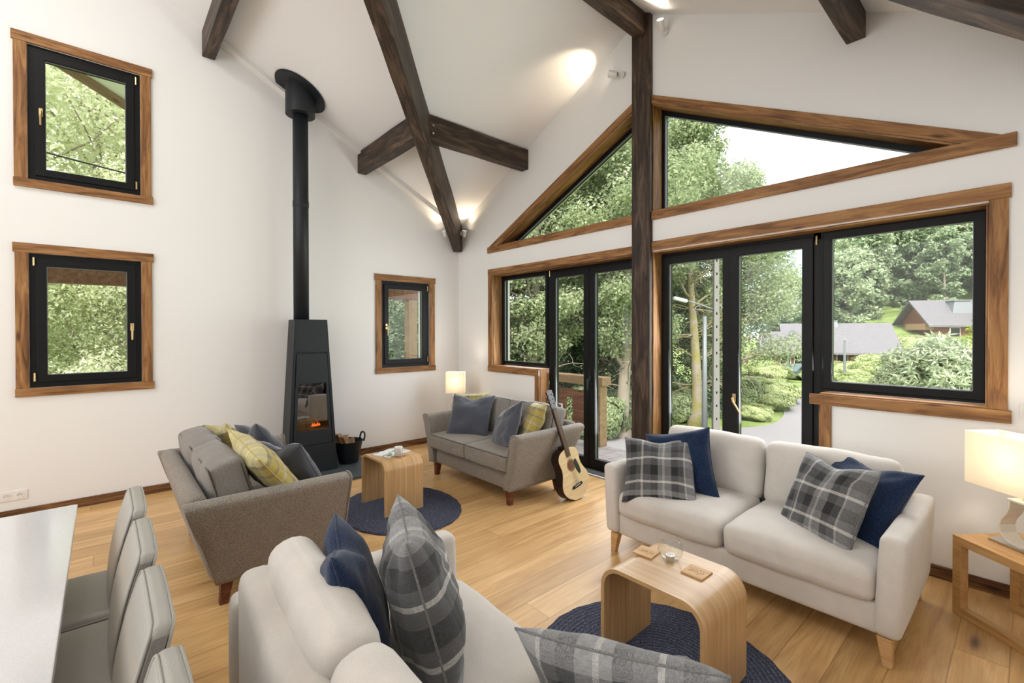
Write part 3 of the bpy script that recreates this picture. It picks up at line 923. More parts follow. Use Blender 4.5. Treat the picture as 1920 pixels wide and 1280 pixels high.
# near grey sofa (faces +Y)
pillow('cushion', TARTAN, (1.516, -3.187, .65), 193, 27, 9, .46, 'yellow tartan cushion at the far end of the nearer grey sofa', GS, chop=.08, seed=5)
pillow('cushion', SLATE, (1.62, -2.99, .65), 192, 32, 10, .46, 'slate grey cushion with two peaks at the far end of the nearer grey sofa', GS, chop=.12, seed=6)
pillow('cushion', TARTAN, (2.43, -3.16, .70), 178, 38, -16, .50, 'large yellow tartan cushion against the near arm of the nearer grey sofa', GS, seed=7)
pillow('cushion', SLATE, (2.18, -2.97, .62), 212, 34, 2, .46, 'slate grey cushion in front of the large tartan cushion, nearer grey sofa', GS, chop=.12, seed=8)
# right beige sofa
pillow('cushion', NAVY, (3.966, -.88, .61), 6, 16, -14, .47, 'navy blue cushion behind plaid cushion at the left end of the right sofa', BS, seed=9)
pillow('cushion', PLAID, (3.899, -1.05, .59), 24, 38, -4, .48, 'grey plaid cushion at the left end of the right sofa', BS, seed=10, chop=.05)
pillow('cushion', NAVY, (4.96, -.75, .61), -26, 36, 2, .48, 'navy blue cushion against the right arm of the right sofa', BS, seed=11, chop=.08)
pillow('cushion', PLAID, (4.848, -.92, .60), -34, 27, -3, .49, 'grey plaid cushion in front of the navy one, right sofa', BS, seed=12, chop=.06)
# foreground beige sofa (faces +Y)
pillow('cushion', NAVY, (4.10, -3.30, .64), 160, 15, 6, .49, 'navy blue cushion standing at the far end of the foreground sofa', BS, thick=.10, seed=13, chop=.10)
pillow('cushion', PLAID, (4.215, -3.105, .66), 156, 15, 4, .53, 'grey plaid cushion standing beside the navy one on the foreground sofa', BS, thick=.115, seed=14, chop=.10)
pillow('cushion', PLAID, (4.943, -2.93, .595), 204, 29, 6, .50, 'grey plaid cushion at the bottom edge of the picture on the foreground sofa', BS, seed=15)


# ================================================================ TABLES, RUGS
def rug(cx, cy, rx, ry, rz, label):
    b = MB(); n = 96; prof = [(.0, .012), (.5, .012), (.985, .012), (1.0, .006), (1.0, .0005)]
    b.v.append((0, 0, .012))
    for f, z in prof[1:]:
        for k in range(n):
            a = 2 * PI * k / n; j = 1 + .006 * math.sin(k * 1.7) * (f > .9)
            b.v.append((rx * f * j * math.cos(a), ry * f * j * math.sin(a), z))
    for k in range(n): b.f.append((0, 1 + k, 1 + (k + 1) % n))
    for i in range(len(prof) - 2):
        for k in range(n): b.f.append((1 + i * n + k, 1 + (i + 1) * n + k, 1 + (i + 1) * n + (k + 1) % n, 1 + i * n + (k + 1) % n))
    o = b.build('round_rug', RUG, smooth=False, loc=(cx, cy, .001), rot=(0, 0, rz))
    return tag(o, label, 'rug', 'braided navy rugs')


rug(1.93, -1.98, .60, .50, .0, 'dark blue braided round rug in front of the stove')
rug(4.50, -2.05, .58, .54, .0, 'dark blue braided round rug between the two beige sofas')


def bent_table(loc, W_, D_, H, label, rad=.085, th=.018):
    r = empty('bentwood_table', loc, 0, label, 'side table', 'bentwood side tables')
    def outline(off, rr):
        pts = [(-W_ / 2 + off, 0)]
        for k in range(13):
            a = PI - PI / 2 * k / 12; pts.append((-W_ / 2 + off + rr + rr * math.cos(a), H - off - rr + rr * math.sin(a)))
        for k in range(13):
            a = PI / 2 - PI / 2 * k / 12; pts.append((W_ / 2 - off - rr + rr * math.cos(a), H - off - rr + rr * math.sin(a)))
        pts.append((W_ / 2 - off, 0)); return pts
    o = outline(0, rad); i = outline(th, rad - th)
    n = len(o)
    def shell(name, y0, y1, m):
        b = MB()
        for y in (y0, y1):
            for (x, z) in o: b.v.append((x, y, z))
            for (x, z) in i: b.v.append((x, y, z))
        for k in range(n - 1):
            b.f += [(k, k + 1, 2 * n + k + 1, 2 * n + k), (n + k, 3 * n + k, 3 * n + k + 1, n + k + 1), (k, n + k, n + k + 1, k + 1), (2 * n + k, 2 * n + k + 1, 3 * n + k + 1, 3 * n + k)]
        b.f += [(0, 2 * n, 3 * n, n), (n - 1, 2 * n - 1, 4 * n - 1, 3 * n - 1)]
        x = b.build(name, m, r, smooth=True)
        md = x.modifiers.new('es', 'EDGE_SPLIT'); md.split_angle = math.radians(40)
        return x
    shell('bent_panel', -D_ / 2, D_ / 2, OAKV)
    return r


def m_veneer():
    M = Mat('bent_oak_veneer')
    t = M.new('TexCoord'); s = M.new('SeparateXYZ'); M.link(t.outputs['Object'], s.inputs[0])
    st = M.math('DIVIDE', s.outputs[1], .048); wn = M.new('TexWhiteNoise', noise_dimensions='1D'); M.link(M.math('FLOOR', st), wn.inputs['W'])
    g = M.noise(M.coord((1.5, 55, 1.5)), 1.5, 5, .6, .6)
    c = M.ramp(g, (.3, (.44, .265, .11)), (.5, (.55, .35, .165)), (.7, (.66, .45, .24)))
    c = M.mix(c, M.ramp(wn.outputs['Value'], (0, (.84, .80, .74)), (1, (1.1, 1.1, 1.1))), .75, 'MULTIPLY')
    M.base(c, .33, spec=.45)
    return M.bump(g, .05, .002)


OAKV = m_veneer()
bent_table((1.838, -2.01, .013), .46, .36, .45, 'bent oak side table with magazine and mug, in front of the stove')
bent_table((4.52, -1.98, .013), .50, .40, .45, 'bent oak side table with coasters and candle glass, between the beige sofas', rad=.10)
# things on the near table
TZ = .463


def coaster(loc, rz, label):
    r = MB().box(-.05, .05, -.05, .05, 0, .008).build('coaster', OAKLEG, bevel=.002, loc=loc, rot=(0, 0, rz))
    b = MB()
    rnd = random.Random(5)
    for k in range(5):
        x = -.03 + k * .014; b.tube([(x, -.03 + rnd.random() * .02, .0082), (x + .01, .0, .0082), (x - .004, .03 - rnd.random() * .02, .0082)], .0012, 5)
    b.build('engraved_motif', OAKEDGE, r)
    return tag(r, label, 'coaster', 'square wooden coasters')


coaster((4.36, -1.935, TZ), .1, 'square wooden coaster left of the candle glass')
coaster((4.615, -1.935, TZ), -.02, 'square wooden coaster right of the candle glass')
vg = empty('candle_glass', (4.475, -1.915, TZ), 0, 'clear round stemless glass holding a small candle', 'candle holder')
prof = [(.024, 0), (.040, .008), (.054, .030), (.058, .052), (.053, .078), (.040, .102), (.0385, .102), (.0512, .078), (.056, .052), (.052, .031), (.038, .011), (.0, .007)]
MB().lathe(prof, 40, closed=False).build('glass_bowl', m_glass('drinking_glass', (.97, .98, .98), 1.5, .02), vg, smooth=True)
MB().lathe([(0, .012), (.019, .012), (.019, .026), (.017, .026), (.017, .023), (0, .023)], 24, closed=False).build('tealight_cup', CHROME, vg, smooth=False)
MB().lathe([(0, .0235), (.0165, .0235), (.002, .0245), (.0012, .031), (0, .031)], 16, closed=False).build('wax', CERAM, vg)
# things on the far table
mg = MB(); n = 8
for k in range(n + 1):
    x = -.135 + .27 * k / n; z = .006 + .004 * abs(math.sin(k / n * PI * 2))
    mg.v += [(x, -.10, z), (x, .10, z), (x, .10, 0), (x, -.10, 0)]
for k in range(n):
    for q in range(4): mg.f.append((k * 4 + q, k * 4 + (q + 1) % 4, k * 4 + 4 + (q + 1) % 4, k * 4 + 4 + q))
mg.f += [(0, 3, 2, 1), (n * 4, n * 4 + 1, n * 4 + 2, n * 4 + 3)]
MAG = Mat('magazine_pages'); nn_ = MAG.noise(MAG.coord((1, 1, 1)), 14, 2)
MAG.base(MAG.ramp(nn_, (.0, (.10, .14, .18)), (.36, (.25, .38, .22)), (.44, (.80, .80, .80)), (.60, (.80, .80, .80)), (.66, (.32, .42, .55)), interp='CONSTANT'), .35)
tag(mg.build('magazine', MAG.m, loc=(1.80, -1.99, TZ), rot=(0, 0, 1.95)), 'open magazine with pale pages lying under the mug on the far table', 'magazine')
tag(MB().box(-.048, .048, -.048, .048, 0, .007).build('coaster', OAKEDGE, bevel=.002, loc=(1.945, -2.0, TZ), rot=(0, 0, .3)), 'square wooden coaster under the white mug', 'coaster')
mug = empty('mug', (1.945, -2.0, TZ + .0075), 0, 'white ribbed mug on the far bentwood table', 'mug')
MB().lathe([(.0, .0), (.030, .0), (.034, .004), (.0355, .075), (.034, .078), (.0322, .075), (.031, .008), (0, .006)], 36, closed=False).build('cup', CERAM, mug, smooth=True)
rb = MB()
for k in range(24):
    a = 2 * PI * k / 24; rb.tube([(.0352 * math.cos(a), .0352 * math.sin(a), .008), (.0362 * math.cos(a), .0362 * math.sin(a), .070)], .0012, 5)
rb.build('ribs', m_plain('grey_glaze', (.5, .5, .5), .3), mug)
MB().tube([(.034 + .022 * math.sin(PI * k / 8), .0, .062 - .046 * k / 8) for k in range(9)], .0045, 8).build('handle', CERAM, mug, smooth=True)


# ================================================================ STOVE
st = empty('wood_stove', (0, 0, .03), 0, 'tall tapering black wood stove with glass door on slate hearth', 'stove')
FX0, FX1 = .475, .435     # front plane x at bottom, top
H_ = 1.655
def fy(z, s): return -2.235 + s * (.262 - (.262 - .168) * z / H_)
def fx(z): return FX0 + (FX1 - FX0) * z / H_
def front(u, z, off=0.0):  # u in -1..1 across the face
    return (fx(z) + off, -2.235 + u * (.262 - (.262 - .168) * z / H_), z)
def face_panel(b, u0, u1, z0, z1, off0, off1):
    v = [front(u0, z0, off0), front(u1, z0, off0), front(u1, z1, off0), front(u0, z1, off0), front(u0, z0, off1), front(u1, z0, off1), front(u1, z1, off1), front(u0, z1, off1)]
    return b.add(v, [(0, 3, 2, 1), (4, 5, 6, 7), (0, 1, 5, 4), (1, 2, 6, 5), (2, 3, 7, 6), (3, 0, 4, 7)])
def wy(z): return (.262 - (.262 - .168) * z / H_)
b = MB()
# shell with a firebox opening: side, back, top walls and front pieces
for s in (-1, 1):
    p = [(fx(0), -2.235 + s * wy(0), 0), (fx(H_), -2.235 + s * wy(H_), H_), (.10, -2.235 + s * (wy(H_) - .03), H_), (.07, -2.235 + s * (wy(0) - .04), 0)]
    q = [(x, y - s * .012, z) for x, y, z in p]
    b.add(p + q, [(0, 1, 2, 3), (7, 6, 5, 4), (0, 4, 5, 1), (1, 5, 6, 2), (2, 6, 7, 3), (3, 7, 4, 0)])
p = [(.10, -2.235 - wy(H_) + .03, H_), (.10, -2.235 + wy(H_) - .03, H_), (fx(H_), -2.235 + wy(H_), H_), (fx(H_), -2.235 - wy(H_), H_)]
b.add(p + [(x, y, z - .02) for x, y, z in p], [(0, 1, 2, 3), (7, 6, 5, 4), (0, 4, 5, 1), (1, 5, 6, 2), (2, 6, 7, 3), (3, 7, 4, 0)])
face_panel(b, -1, 1, 0, .30, -.015, 0); face_panel(b, -1, 1, 1.30, H_, -.015, 0)
face_panel(b, -1, -.86, .30, 1.30, -.015, 0); face_panel(b, .86, 1, .30, 1.30, -.015, 0)
b.build('body', STEEL, st, bevel=.003)
b = MB()
face_panel(b, -.88, .88, .28, .455, -.035, -.018); face_panel(b, -.88, .88, .97, 1.32, -.035, -.018); face_panel(b, -.88, -.70, .45, .975, -.035, -.018); face_panel(b, .70, .88, .45, .975, -.035, -.018)
b.build('inner_frame', STEEL, st)
b = MB()
for a in ((-.83, .83, .305, .46), (-.83, .83, .965, 1.285), (-.83, -.70, .46, .965), (.70, .83, .46, .965)): face_panel(b, *a, -.012, .006)
dr = b.build('door', STEEL, st, bevel=.002)
b = MB(); face_panel(b, -.70, .70, .46, .965, -.006, -.001)
b.build('door_glass', m_glass('stove_glass', (.6, .55, .5), 1.5, .20), dr)
b = MB(); b.box(.14, .44, -2.40, -2.07, .44, .455); b.box(.12, .14, -2.39, -2.08, .45, 1.0)
for y in (-2.40, -2.08): b.box(.14, .44, y, y + .01, .44, 1.0)
b.box(.14, .42, -2.40, -2.07, 1.0, 1.01)
b.build('firebox', m_plain('sooty_brick', (.10, .06, .035), .9, nscale=20, bump=.3), st)
LOG = m_wood('split_log', (.22, .11, .05), (.42, .25, .13), (.60, .42, .25), across=8, knots=False)
def log_mesh(p0, p1, r, seed):
    rnd = random.Random(seed); P0, P1 = Vector(p0), Vector(p1); d = (P1 - P0).normalized(); up = d.orthogonal().normalized(); sd = d.cross(up)
    k = rnd.choice((4, 5, 6)); an = sorted(rnd.uniform(0, .5) + 2 * PI * i / k for i in range(k)); rr = [r * rnd.uniform(.75, 1.15) for _ in range(k)]
    b = MB(); n = 7
    for i in range(n + 1):
        c = P0.lerp(P1, i / n) + up * .004 * math.sin(i * 1.3 + seed)
        for a, q in zip(an, rr): b.v.append(tuple(c + up * math.cos(a) * q + sd * math.sin(a) * q))
    for i in range(n):
        for j in range(k): b.f.append((i * k + j, i * k + (j + 1) % k, (i + 1) * k + (j + 1) % k, (i + 1) * k + j))
    b.f += [tuple(reversed(range(k))), tuple(n * k + j for j in range(k))]
    return b
fl = m_emit('embers', (1, .22, .03), 3.5)
for i, (p0, p1) in enumerate((((.25, -2.37, .485), (.27, -2.10, .485)), ((.34, -2.36, .485), (.32, -2.12, .49)), ((.30, -2.34, .53), (.28, -2.12, .53)))):
    tag(log_mesh(tuple(Vector(p0) + Vector((0, 0, .03))), tuple(Vector(p1) + Vector((0, 0, .03))), .028, i).build('burning_log', LOG), ('split log lying at the back of the stove fire', 'split log at the front of the stove fire behind the glass', 'split log lying on top of the two others in the stove')[i], 'log', 'logs burning in the stove')
b = MB(); rnd = random.Random(3)
for k in range(5):
    y = -2.21 + .018 * k; x = .37 + rnd.uniform(-.015, .01); hgt = rnd.uniform(.02, .05)
    b.tube([(x, y, .485), (x + .004, y + .008, .485 + hgt * .5), (x - .002, y + .004, .485 + hgt)], [.012, .008, .001], 8)
b.build('flame', fl, st, smooth=True)
# flue pipe
fp = empty('flue_pipe', (.255, -2.285, 0), 0, 'long black flue pipe rising from the stove to the sloping ceiling', 'flue pipe')
MB().lathe([(.079, 1.67), (.079, 3.98)], 40).build('pipe', STEEL, fp, smooth=True)
b = MB(); n = 40
MB().lathe([(.079, 2.92), (.0825, 2.925), (.0825, 2.99), (.079, 2.995)], 40, closed=False).build('joint_ring', STEEL, fp, smooth=True)
b = MB()
for z, r_ in ((3.93, .155), (3.93, .085)): pass
ring0 = [(.150 * math.cos(2 * PI * k / n), .150 * math.sin(2 * PI * k / n), 3.93) for k in range(n)]
ring1 = [(x, y, EAVE - SL * (y - 2.285) - .004) for x, y, z in ring0]
b.add(ring0 + ring1, [(k, (k + 1) % n, n + (k + 1) % n, n + k) for k in range(n)] + [tuple(reversed(range(n)))])
b.build('sleeve', STEEL, fp, smooth=True).modifiers.new('es', 'EDGE_SPLIT')
b = MB()
for dz in (-.022, -.006):
    b.v += [(.27 * math.cos(2 * PI * k / n), .25 * math.sin(2 * PI * k / n), EAVE - SL * (.25 * math.sin(2 * PI * k / n) - 2.285) + dz) for k in range(n)]
b.f += [(k, (k + 1) % n, n + (k + 1) % n, n + k) for k in range(n)] + [tuple(reversed(range(n))), tuple(range(n, 2 * n))]
b.build('ceiling_flange', STEEL, fp)
# hearth
tag(MB().prism([(.02, -2.75), (.90, -2.75), (.90, -1.86), (.62, -1.58), (.02, -1.58)], .0, .028, lambda u, v, w_: (u, v, w_)).build('hearth_slab', SLATEST, bevel=.003), 'grey slate slab under the stove and log bucket', 'hearth')
# bucket and logs
bk = empty('log_bucket', (.30, -1.78, .029), 0, 'black metal bucket with handle, filled with split logs', 'bucket')
MB().lathe([(0, .0), (.105, .0), (.108, .006), (.160, .245), (.166, .25), (.163, .254), (.156, .25), (.103, .012), (0, .012)], 36, closed=False).build('pail', STEEL, bk, smooth=True)
MB().tube([(.05 + .16 * 0 + .03, .150, .235), (.08, .165, .29), (.06, .170, .325), (.02, .168, .335), (-.02, .165, .32), (-.035, .158, .28), (-.03, .150, .235)], .010, 8).build('carry_handle', STEEL, bk, smooth=True)
for i, (p0, p1, r_) in enumerate((((.27, -1.86, .06), (.22, -1.93, .36), .036), ((.33, -1.82, .06), (.30, -1.90, .37), .034), ((.30, -1.75, .07), (.37, -1.86, .35), .033), ((.26, -1.72, .07), (.24, -1.79, .33), .036), ((.33, -1.70, .10), (.31, -1.75, .30), .030))):
    tag(log_mesh(p0, p1, r_, i + 20).build('firewood', LOG), ['split log leaning furthest left in the black bucket', 'split log in the middle of the black bucket, standing tallest', 'split log leaning to the right across the black bucket', 'split log at the right rim of the black bucket', 'short split log lying low in the black bucket'][i], 'firewood', 'firewood in the bucket')


# ================================================================ LAMPS
def rect_lamp(loc, rz, label, sw=.40, sd=.20, sh=.28, zs=.27, watt=9):
    r = empty('table_lamp', loc, rz, label, 'table lamp', 'lamps with cream rectangular shades')
    MB().box(-.125, .125, -.06, .06, 0, .012).build('base_plate', CHROME, r, bevel=.003)
    # open ceramic loop swelling below and narrowing upwards
    path = [(.035, .24), (.040, .20), (.052, .165), (.075, .13), (.085, .095), (.078, .055), (.050, .025), (.02, .014)]
    pts = [(-x, z) for x, z in path] + [(x, z) for x, z in reversed(path)]
    th = .011
    b = MB(); n = len(pts); outp = []; inp = []
    for i, (x, z) in enumerate(pts):
        a = Vector(pts[max(0, i - 1)]); c = Vector(pts[min(n - 1, i + 1)]); d = (c - a).normalized(); nn2 = Vector((d.y, -d.x))
        outp.append((x + nn2.x * -th / 2, z + nn2.y * -th / 2)); inp.append((x + nn2.x * th / 2, z + nn2.y * th / 2))
    for y in (-.045, .045): b.v += [(x, y, z) for x, z in outp] + [(x, y, z) for x, z in inp]
    for k in range(n - 1): b.f += [(k, k + 1, 2 * n + k + 1, 2 * n + k), (n + k, 3 * n + k, 3 * n + k + 1, n + k + 1), (k, n + k, n + k + 1, k + 1), (2 * n + k, 2 * n + k + 1, 3 * n + k + 1, 3 * n + k)]
    b.f += [(0, 2 * n, 3 * n, n), (n - 1, 2 * n - 1, 4 * n - 1, 3 * n - 1)]
    b.build('lamp_body', CREAM, r, bevel=.003)
    MB().box(-.045, .045, -.046, .046, .236, .248).build('body_cap', CREAM, r, bevel=.003)
    MB().tube([(0, 0, .245), (0, 0, zs + .06)], .009, 10).build('stem', CHROME, r)
    b = MB(); b.holed(rect(-sw / 2, sw / 2, -sd / 2, sd / 2), [rect(-sw / 2 + .003, sw / 2 - .003, -sd / 2 + .003, sd / 2 - .003)], zs, zs + sh, lambda u, v, w_: (u, v, w_))
    b.build('lamp_shade', SHADE, r)
    b = MB(); b.lathe([(0, zs + .07), (.016, zs + .075), (.03, zs + .11), (.03, zs + .13), (.018, zs + .155), (0, zs + .16)], 16, closed=False)
    b.build('bulb', BULB, r, smooth=True)
    l = bpy.data.lights.new('lamp_bulb_light', 'POINT'); l.energy = watt; l.color = (1, .86, .66); l.shadow_soft_size = .04
    o = bpy.data.objects.new('lamp_bulb_light', l); COL.objects.link(o); o.parent = r; o.location = (0, 0, zs + .19)
    return r


SH = Mat('lit_cream_shade'); SH.n.remove(SH.b)
d_ = SH.new('BsdfDiffuse'); d_.inputs[0].default_value = (.9, .86, .78, 1); t_ = SH.new('BsdfTranslucent'); t_.inputs[0].default_value = (.92, .87, .78, 1)
mx_ = SH.new('MixShader'); mx_.inputs[0].default_value = .6; SH.link(d_.outputs[0], mx_.inputs[1]); SH.link(t_.outputs[0], mx_.inputs[2]); SH.link(mx_.outputs[0], SH.out.inputs[0])
SHADE = SH.m
BULB = m_emit('lit_bulb', (1, .8, .55), 14)


def nest_table(loc, rz, label, W_=.52, D_=.38, H=.42, group='oak frame end tables'):
    """origin at the front-left foot; X along the front"""
    r = empty('end_table', loc, rz, label, 'end table', group)
    t = .045
    MB().box(0, W_, t, D_ - t, H - .035, H).build('table_top', OAK, r, bevel=.002)
    for y in (0, D_ - t):
        b = MB(); b.holed(rect(0, W_, 0, H), [rect(t, W_ - t, t, H - t)], y, y + t, lambda u, v, w_: (u, w_, v))
        b.build('loop_frame', OAK, r, bevel=.002)
    return r


A_ = math.atan2(-.21, .26)
nest_table((5.325, -.425, 0), A_, 'oak end table with open square frames right of the right sofa', H=.43)
nest_table((.30, -.56, 0), 0, 'oak end table in the far corner behind the small sofa', W_=.42, D_=.34, H=.45)
c_, s_ = math.cos(A_), math.sin(A_)
def et(u, v): return (5.325 + u * c_ - v * s_, -.425 + u * s_ + v * c_)
x, y = et(.19, .19)
rect_lamp((x, y, .431), A_, 'lit lamp with cream box shade on the end table at the right edge', watt=6, zs=.285, sh=.285, sw=.42, sd=.20)
rect_lamp((.47, -.38, .451), .85, 'small lit lamp with cream box shade behind the far grey sofa', sw=.25, sd=.16, sh=.28, zs=.28, watt=5)
# lamp flex under the end table
tag(MB().tube([(x + .02, y + .14, .004), (x + .05, y + .05, .004), (x + .10, y + .02, .004), (x + .14, y + .10, .004)], .004, 6).build('lamp_cord', BLACKP, smooth=True), 'black flex lying on the floor under the right end table', 'cord')


# spotlights on brackets
def spot(loc, aim, label, energy=18, blend=.6, size=62, group='small ceiling spotlights', rose=None, cone=(1, .80, .55)):
    r = empty('spotlight', loc, 0, label, 'spotlight', group)
    d = Vector(aim).normalized(); q = d.to_track_quat('Z', 'Y').to_matrix().to_4x4()
    b = MB(); b.lathe([(.018, -.05), (.028, -.04), (.034, .03), (.034, .04), (.030, .04), (.028, .028), (0, .026)], 24, closed=False)
    b.v = [tuple(q @ Vector(p)) for p in b.v]; b.build('spot_head', WPLAST, r, smooth=True)
    b = MB().lathe([(0, .030), (.027, .030)], 20, closed=False); b.v = [tuple(q @ Vector(p)) for p in b.v]; b.build('lens', LENS, r)
    if rose:
        rv = Vector(rose); b = MB().tube([(0, 0, 0), rv * .6, rv], .006, 8); b.tube([rv, rv - rv.normalized() * .02], .032, 18); b.build('bracket', WPLAST, r)
    l = bpy.data.lights.new('spot_light', 'SPOT'); l.energy = energy; l.color = cone; l.spot_size = math.radians(size); l.spot_blend = blend; l.shadow_soft_size = .02
    o = bpy.data.objects.new('spot_light', l); COL.objects.link(o); o.parent = r; o.location = d * .045
    o.rotation_euler = d.to_track_quat('-Z', 'Y').to_euler()
    return r


LENS = m_emit('lit_lens', (1, .86, .66), 40)
spot((.10, -.30, 2.94), (.10, -.35, 1.0), 'small lit spotlight left of the foot of the valley beam', 9, rose=(-.0, .12, .02), size=95)
spot((.27, -.09, 2.94), (.30, -.12, 1.0), 'small lit spotlight right of the foot of the valley beam', 9, rose=(-.12, 0, .02), size=95)
spot((2.82, -.10, 4.12), (-.75, -.25, .28), 'small spotlight left of the tall post, aimed at the left slope', 16, rose=(.06, .09, .0), size=80)
spot((3.36, -.12, 4.34), (.25, -.62, .55), 'small glaring spotlight right of the top of the tall post', 14, rose=(-.02, .11, -.02), size=80)
spot((5.95, -.30, 2.94), (-.10, -.1, 1.0), 'small lit spotlight at the foot of the right valley beam', 12, rose=(.1, .12, .02), size=100)

# ================================================================ DINING SIDE
dt = empty('dining_table', (4.2, -4.52, 0), 0, 'long white quartz dining table at the lower left', 'dining table')
MB().box(-1.54, 1.4, -.5, .5, .718, .75).build('table_top', QUARTZ, dt, bevel=.003)
for sx, sy in ((-1.35, -.35), (-1.35, .30), (1.25, -.35), (1.25, .30)):
    MB().box(sx - .045, sx + .045, sy - .045, sy + .045, 0, .718).build('leg', m_plain('table_leg_grey', (.3, .3, .3), .4) if sx < -1 and sy < 0 else bpy.data.materials['table_leg_grey'], dt, bevel=.003)
MB().box(-1.3, 1.2, -.3, .25, .66, .718).build('apron', bpy.data.materials['table_leg_grey'], dt, bevel=.003)


def dining_chair(loc, label):
    """faces -Y; origin at seat centre on the floor"""
    r = empty('dining_chair', loc, 0, label, 'dining chair', 'grey upholstered dining chairs')
    se = MB().soft(.215, .225, .045, .022, (0, 0, .012), 8, (0, -.05, .455), wr=.004).build('seat', LEATHER, r, smooth=True)
    tube_part('piping', loop_rect(.212, .222, .478, .03, (0, -.05)), .005, LEATHER, se, closed=True)
    MB().soft(.205, .21, .045, .02, n=5, c=(0, -.05, .375)).build('seat_box', LEATH_D, r, smooth=True)
    # curved back: front skin in leather, edge band darker
    def bend(o):
        t = min(1, max(0, (o.z + .27) / .54))
        return (o.x * (.90 + .08 * (1 - t)), o.y * (1.15 - .45 * t) + .05 * t ** 1.6 - .025 * math.sin(PI * t) * 1.0, o.z + (.012 * (1 - (o.x / .21) ** 2) if t > .8 else 0))
    M_ = Matrix.Translation((0, .165, .59))
    bk_ = MB().soft(.21, .034, .262, .022, (0, .006, .004), 10, taper=bend, mat=M_).build('backrest', LEATHER, r, smooth=True)
    for yy in (-.030, .030):
        pts = []
        for x, z, _ in loop_rect(.208, .258, 0, .03):
            o = bend(Vector((x, yy, z))); pts.append(tuple(M_ @ Vector(o)))
        tube_part('piping', pts, .0042, LEATHER, bk_, closed=True)
    for sx in (-1, 1):
        b = MB(); vs = []
        for k in range(11):
            z = -.235 + .47 * k / 10
            for yy in (-.020, .020):
                o = Vector(bend(Vector((sx * .2145, yy, z)))); vs.append(tuple(M_ @ o))
        base = len(b.v); b.v += vs
        for k in range(10): b.f.append((base + 2 * k, base + 2 * k + 1, base + 2 * k + 3, base + 2 * k + 2))
        b.build('side_panel', LEATH_D, bk_)
    for sx in (-1, 1):
        for y, dy in ((-.22, -.01), (.14, .05)):
            leg_mesh(sx * .17, y, .345, .024, .016, 0, dy).build('leg', BEAM, r, bevel=.003)
    return r


dining_chair((3.10, -4.035, 0), 'grey padded dining chair nearest the left wall')
for k, lab in enumerate(('second grey padded dining chair from the left wall', 'grey padded dining chair between the second and the nearest one', 'grey padded dining chair nearest the camera, cut by the bottom edge')):
    dup(bpy.data.objects['dining_chair'], (3.10 + .475 * (k + 1), -4.035, 0), 0, lab)

# ================================================================ GUITAR
g = empty('acoustic_guitar', (0, 0, 0), 0, 'acoustic guitar with pale top leaning on the far grey sofa', 'guitar')
GP = Vector((2.80, -.625, .006)); HEAD = Vector((2.615, -.845, .945))
Yl = (HEAD - GP).normalized(); Nl = Vector((.99, .03, 0)); Nl = (Nl - Yl * Nl.dot(Yl)).normalized(); Xl = Yl.cross(Nl).normalized()
GM = Matrix.Identity(4)
for i in range(3): GM[i][0] = Xl[i]; GM[i][1] = Yl[i]; GM[i][2] = Nl[i]; GM[i][3] = GP[i]
g.matrix_world = GM
def body_w(t):   # half width along the body length, 0..1
    ks = [(0, .0), (.015, .06), (.06, .100), (.14, .150), (.27, .182), (.38, .178), (.48, .156), (.57, .136), (.66, .128), (.75, .133), (.84, .136), (.92, .118), (.97, .085), (1, .03)]
    for i in range(len(ks) - 1):
        if t <= ks[i + 1][0]:
            p = [ks[max(0, i - 1)], ks[i], ks[i + 1], ks[min(len(ks) - 1, i + 2)]]
            h = p[2][0] - p[1][0]; f = (t - p[1][0]) / h
            m1 = (p[2][1] - p[0][1]) / (p[2][0] - p[0][0]) * h; m2 = (p[3][1] - p[1][1]) / (p[3][0] - p[1][0]) * h
            return (2 * f ** 3 - 3 * f * f + 1) * p[1][1] + (f ** 3 - 2 * f * f + f) * m1 + (3 * f * f - 2 * f ** 3) * p[2][1] + (f ** 3 - f * f) * m2
    return .03
BL = .475
ol = [(body_w(t_), BL * t_) for t_ in [(1 - math.cos(PI * k / 40)) / 2 for k in range(41)]]
out_ = [(x, y) for x, y in ol] + [(-x, y) for x, y in reversed(ol[1:])]
fn3 = lambda u, v, w_: (u, v, w_)
SPR = m_wood('spruce_top', (.66, .50, .27), (.74, .58, .34), (.80, .66, .42), across=40, knots=False, rough=.25, bump=.03)
GB = m_plain('dark_gloss_guitar', (.022, .010, .008), .2)
sb = MB(); n = len(out_)
for z in (-.048, .046): sb.v += [(x, y, z) for x, y in out_]
for k in range(n): sb.f.append((k, (k + 1) % n, n + (k + 1) % n, n + k))
sb.f += [tuple(range(n))]
sb.build('body', GB, g)
MB().prism(out_, .0461, .050, fn3).build('soundboard', SPR, g)
circ = lambda cx, cy, r_, n_=28: [(cx + r_ * math.cos(2 * PI * k / n_), cy + r_ * math.sin(2 * PI * k / n_)) for k in range(n_)]
MB().holed(circ(0, .315, .056), [circ(0, .315, .048)], .0501, .0508, fn3).build('rosette', m_plain('rosette_brown', (.2, .09, .04), .3), g)
MB().prism(circ(0, .315, .046), .0501, .0506, fn3).build('sound_hole', m_plain('hole_brown', (.16, .06, .03), .7), g)
MB().prism([(.045, .335), (.072, .355), (.084, .33), (.10, .26), (.098, .215), (.075, .20), (.052, .235), (.042, .275)], .0503, .0515, fn3).build('pickguard', BLACKP, g)
MB().prism([(-.078, .115), (-.06, .135), (.06, .135), (.078, .115), (.05, .105), (-.05, .105)], .050, .058, fn3).build('bridge', BLACKP, g, bevel=.002)
MB().box(-.038, .038, .122, .126, .058, .062).build('saddle', CERAM, g)
MB().box(-.024, .024, .40, .86, .052, .062).build('fretboard', m_plain('rosewood', (.09, .04, .025), .4), g, bevel=.001)
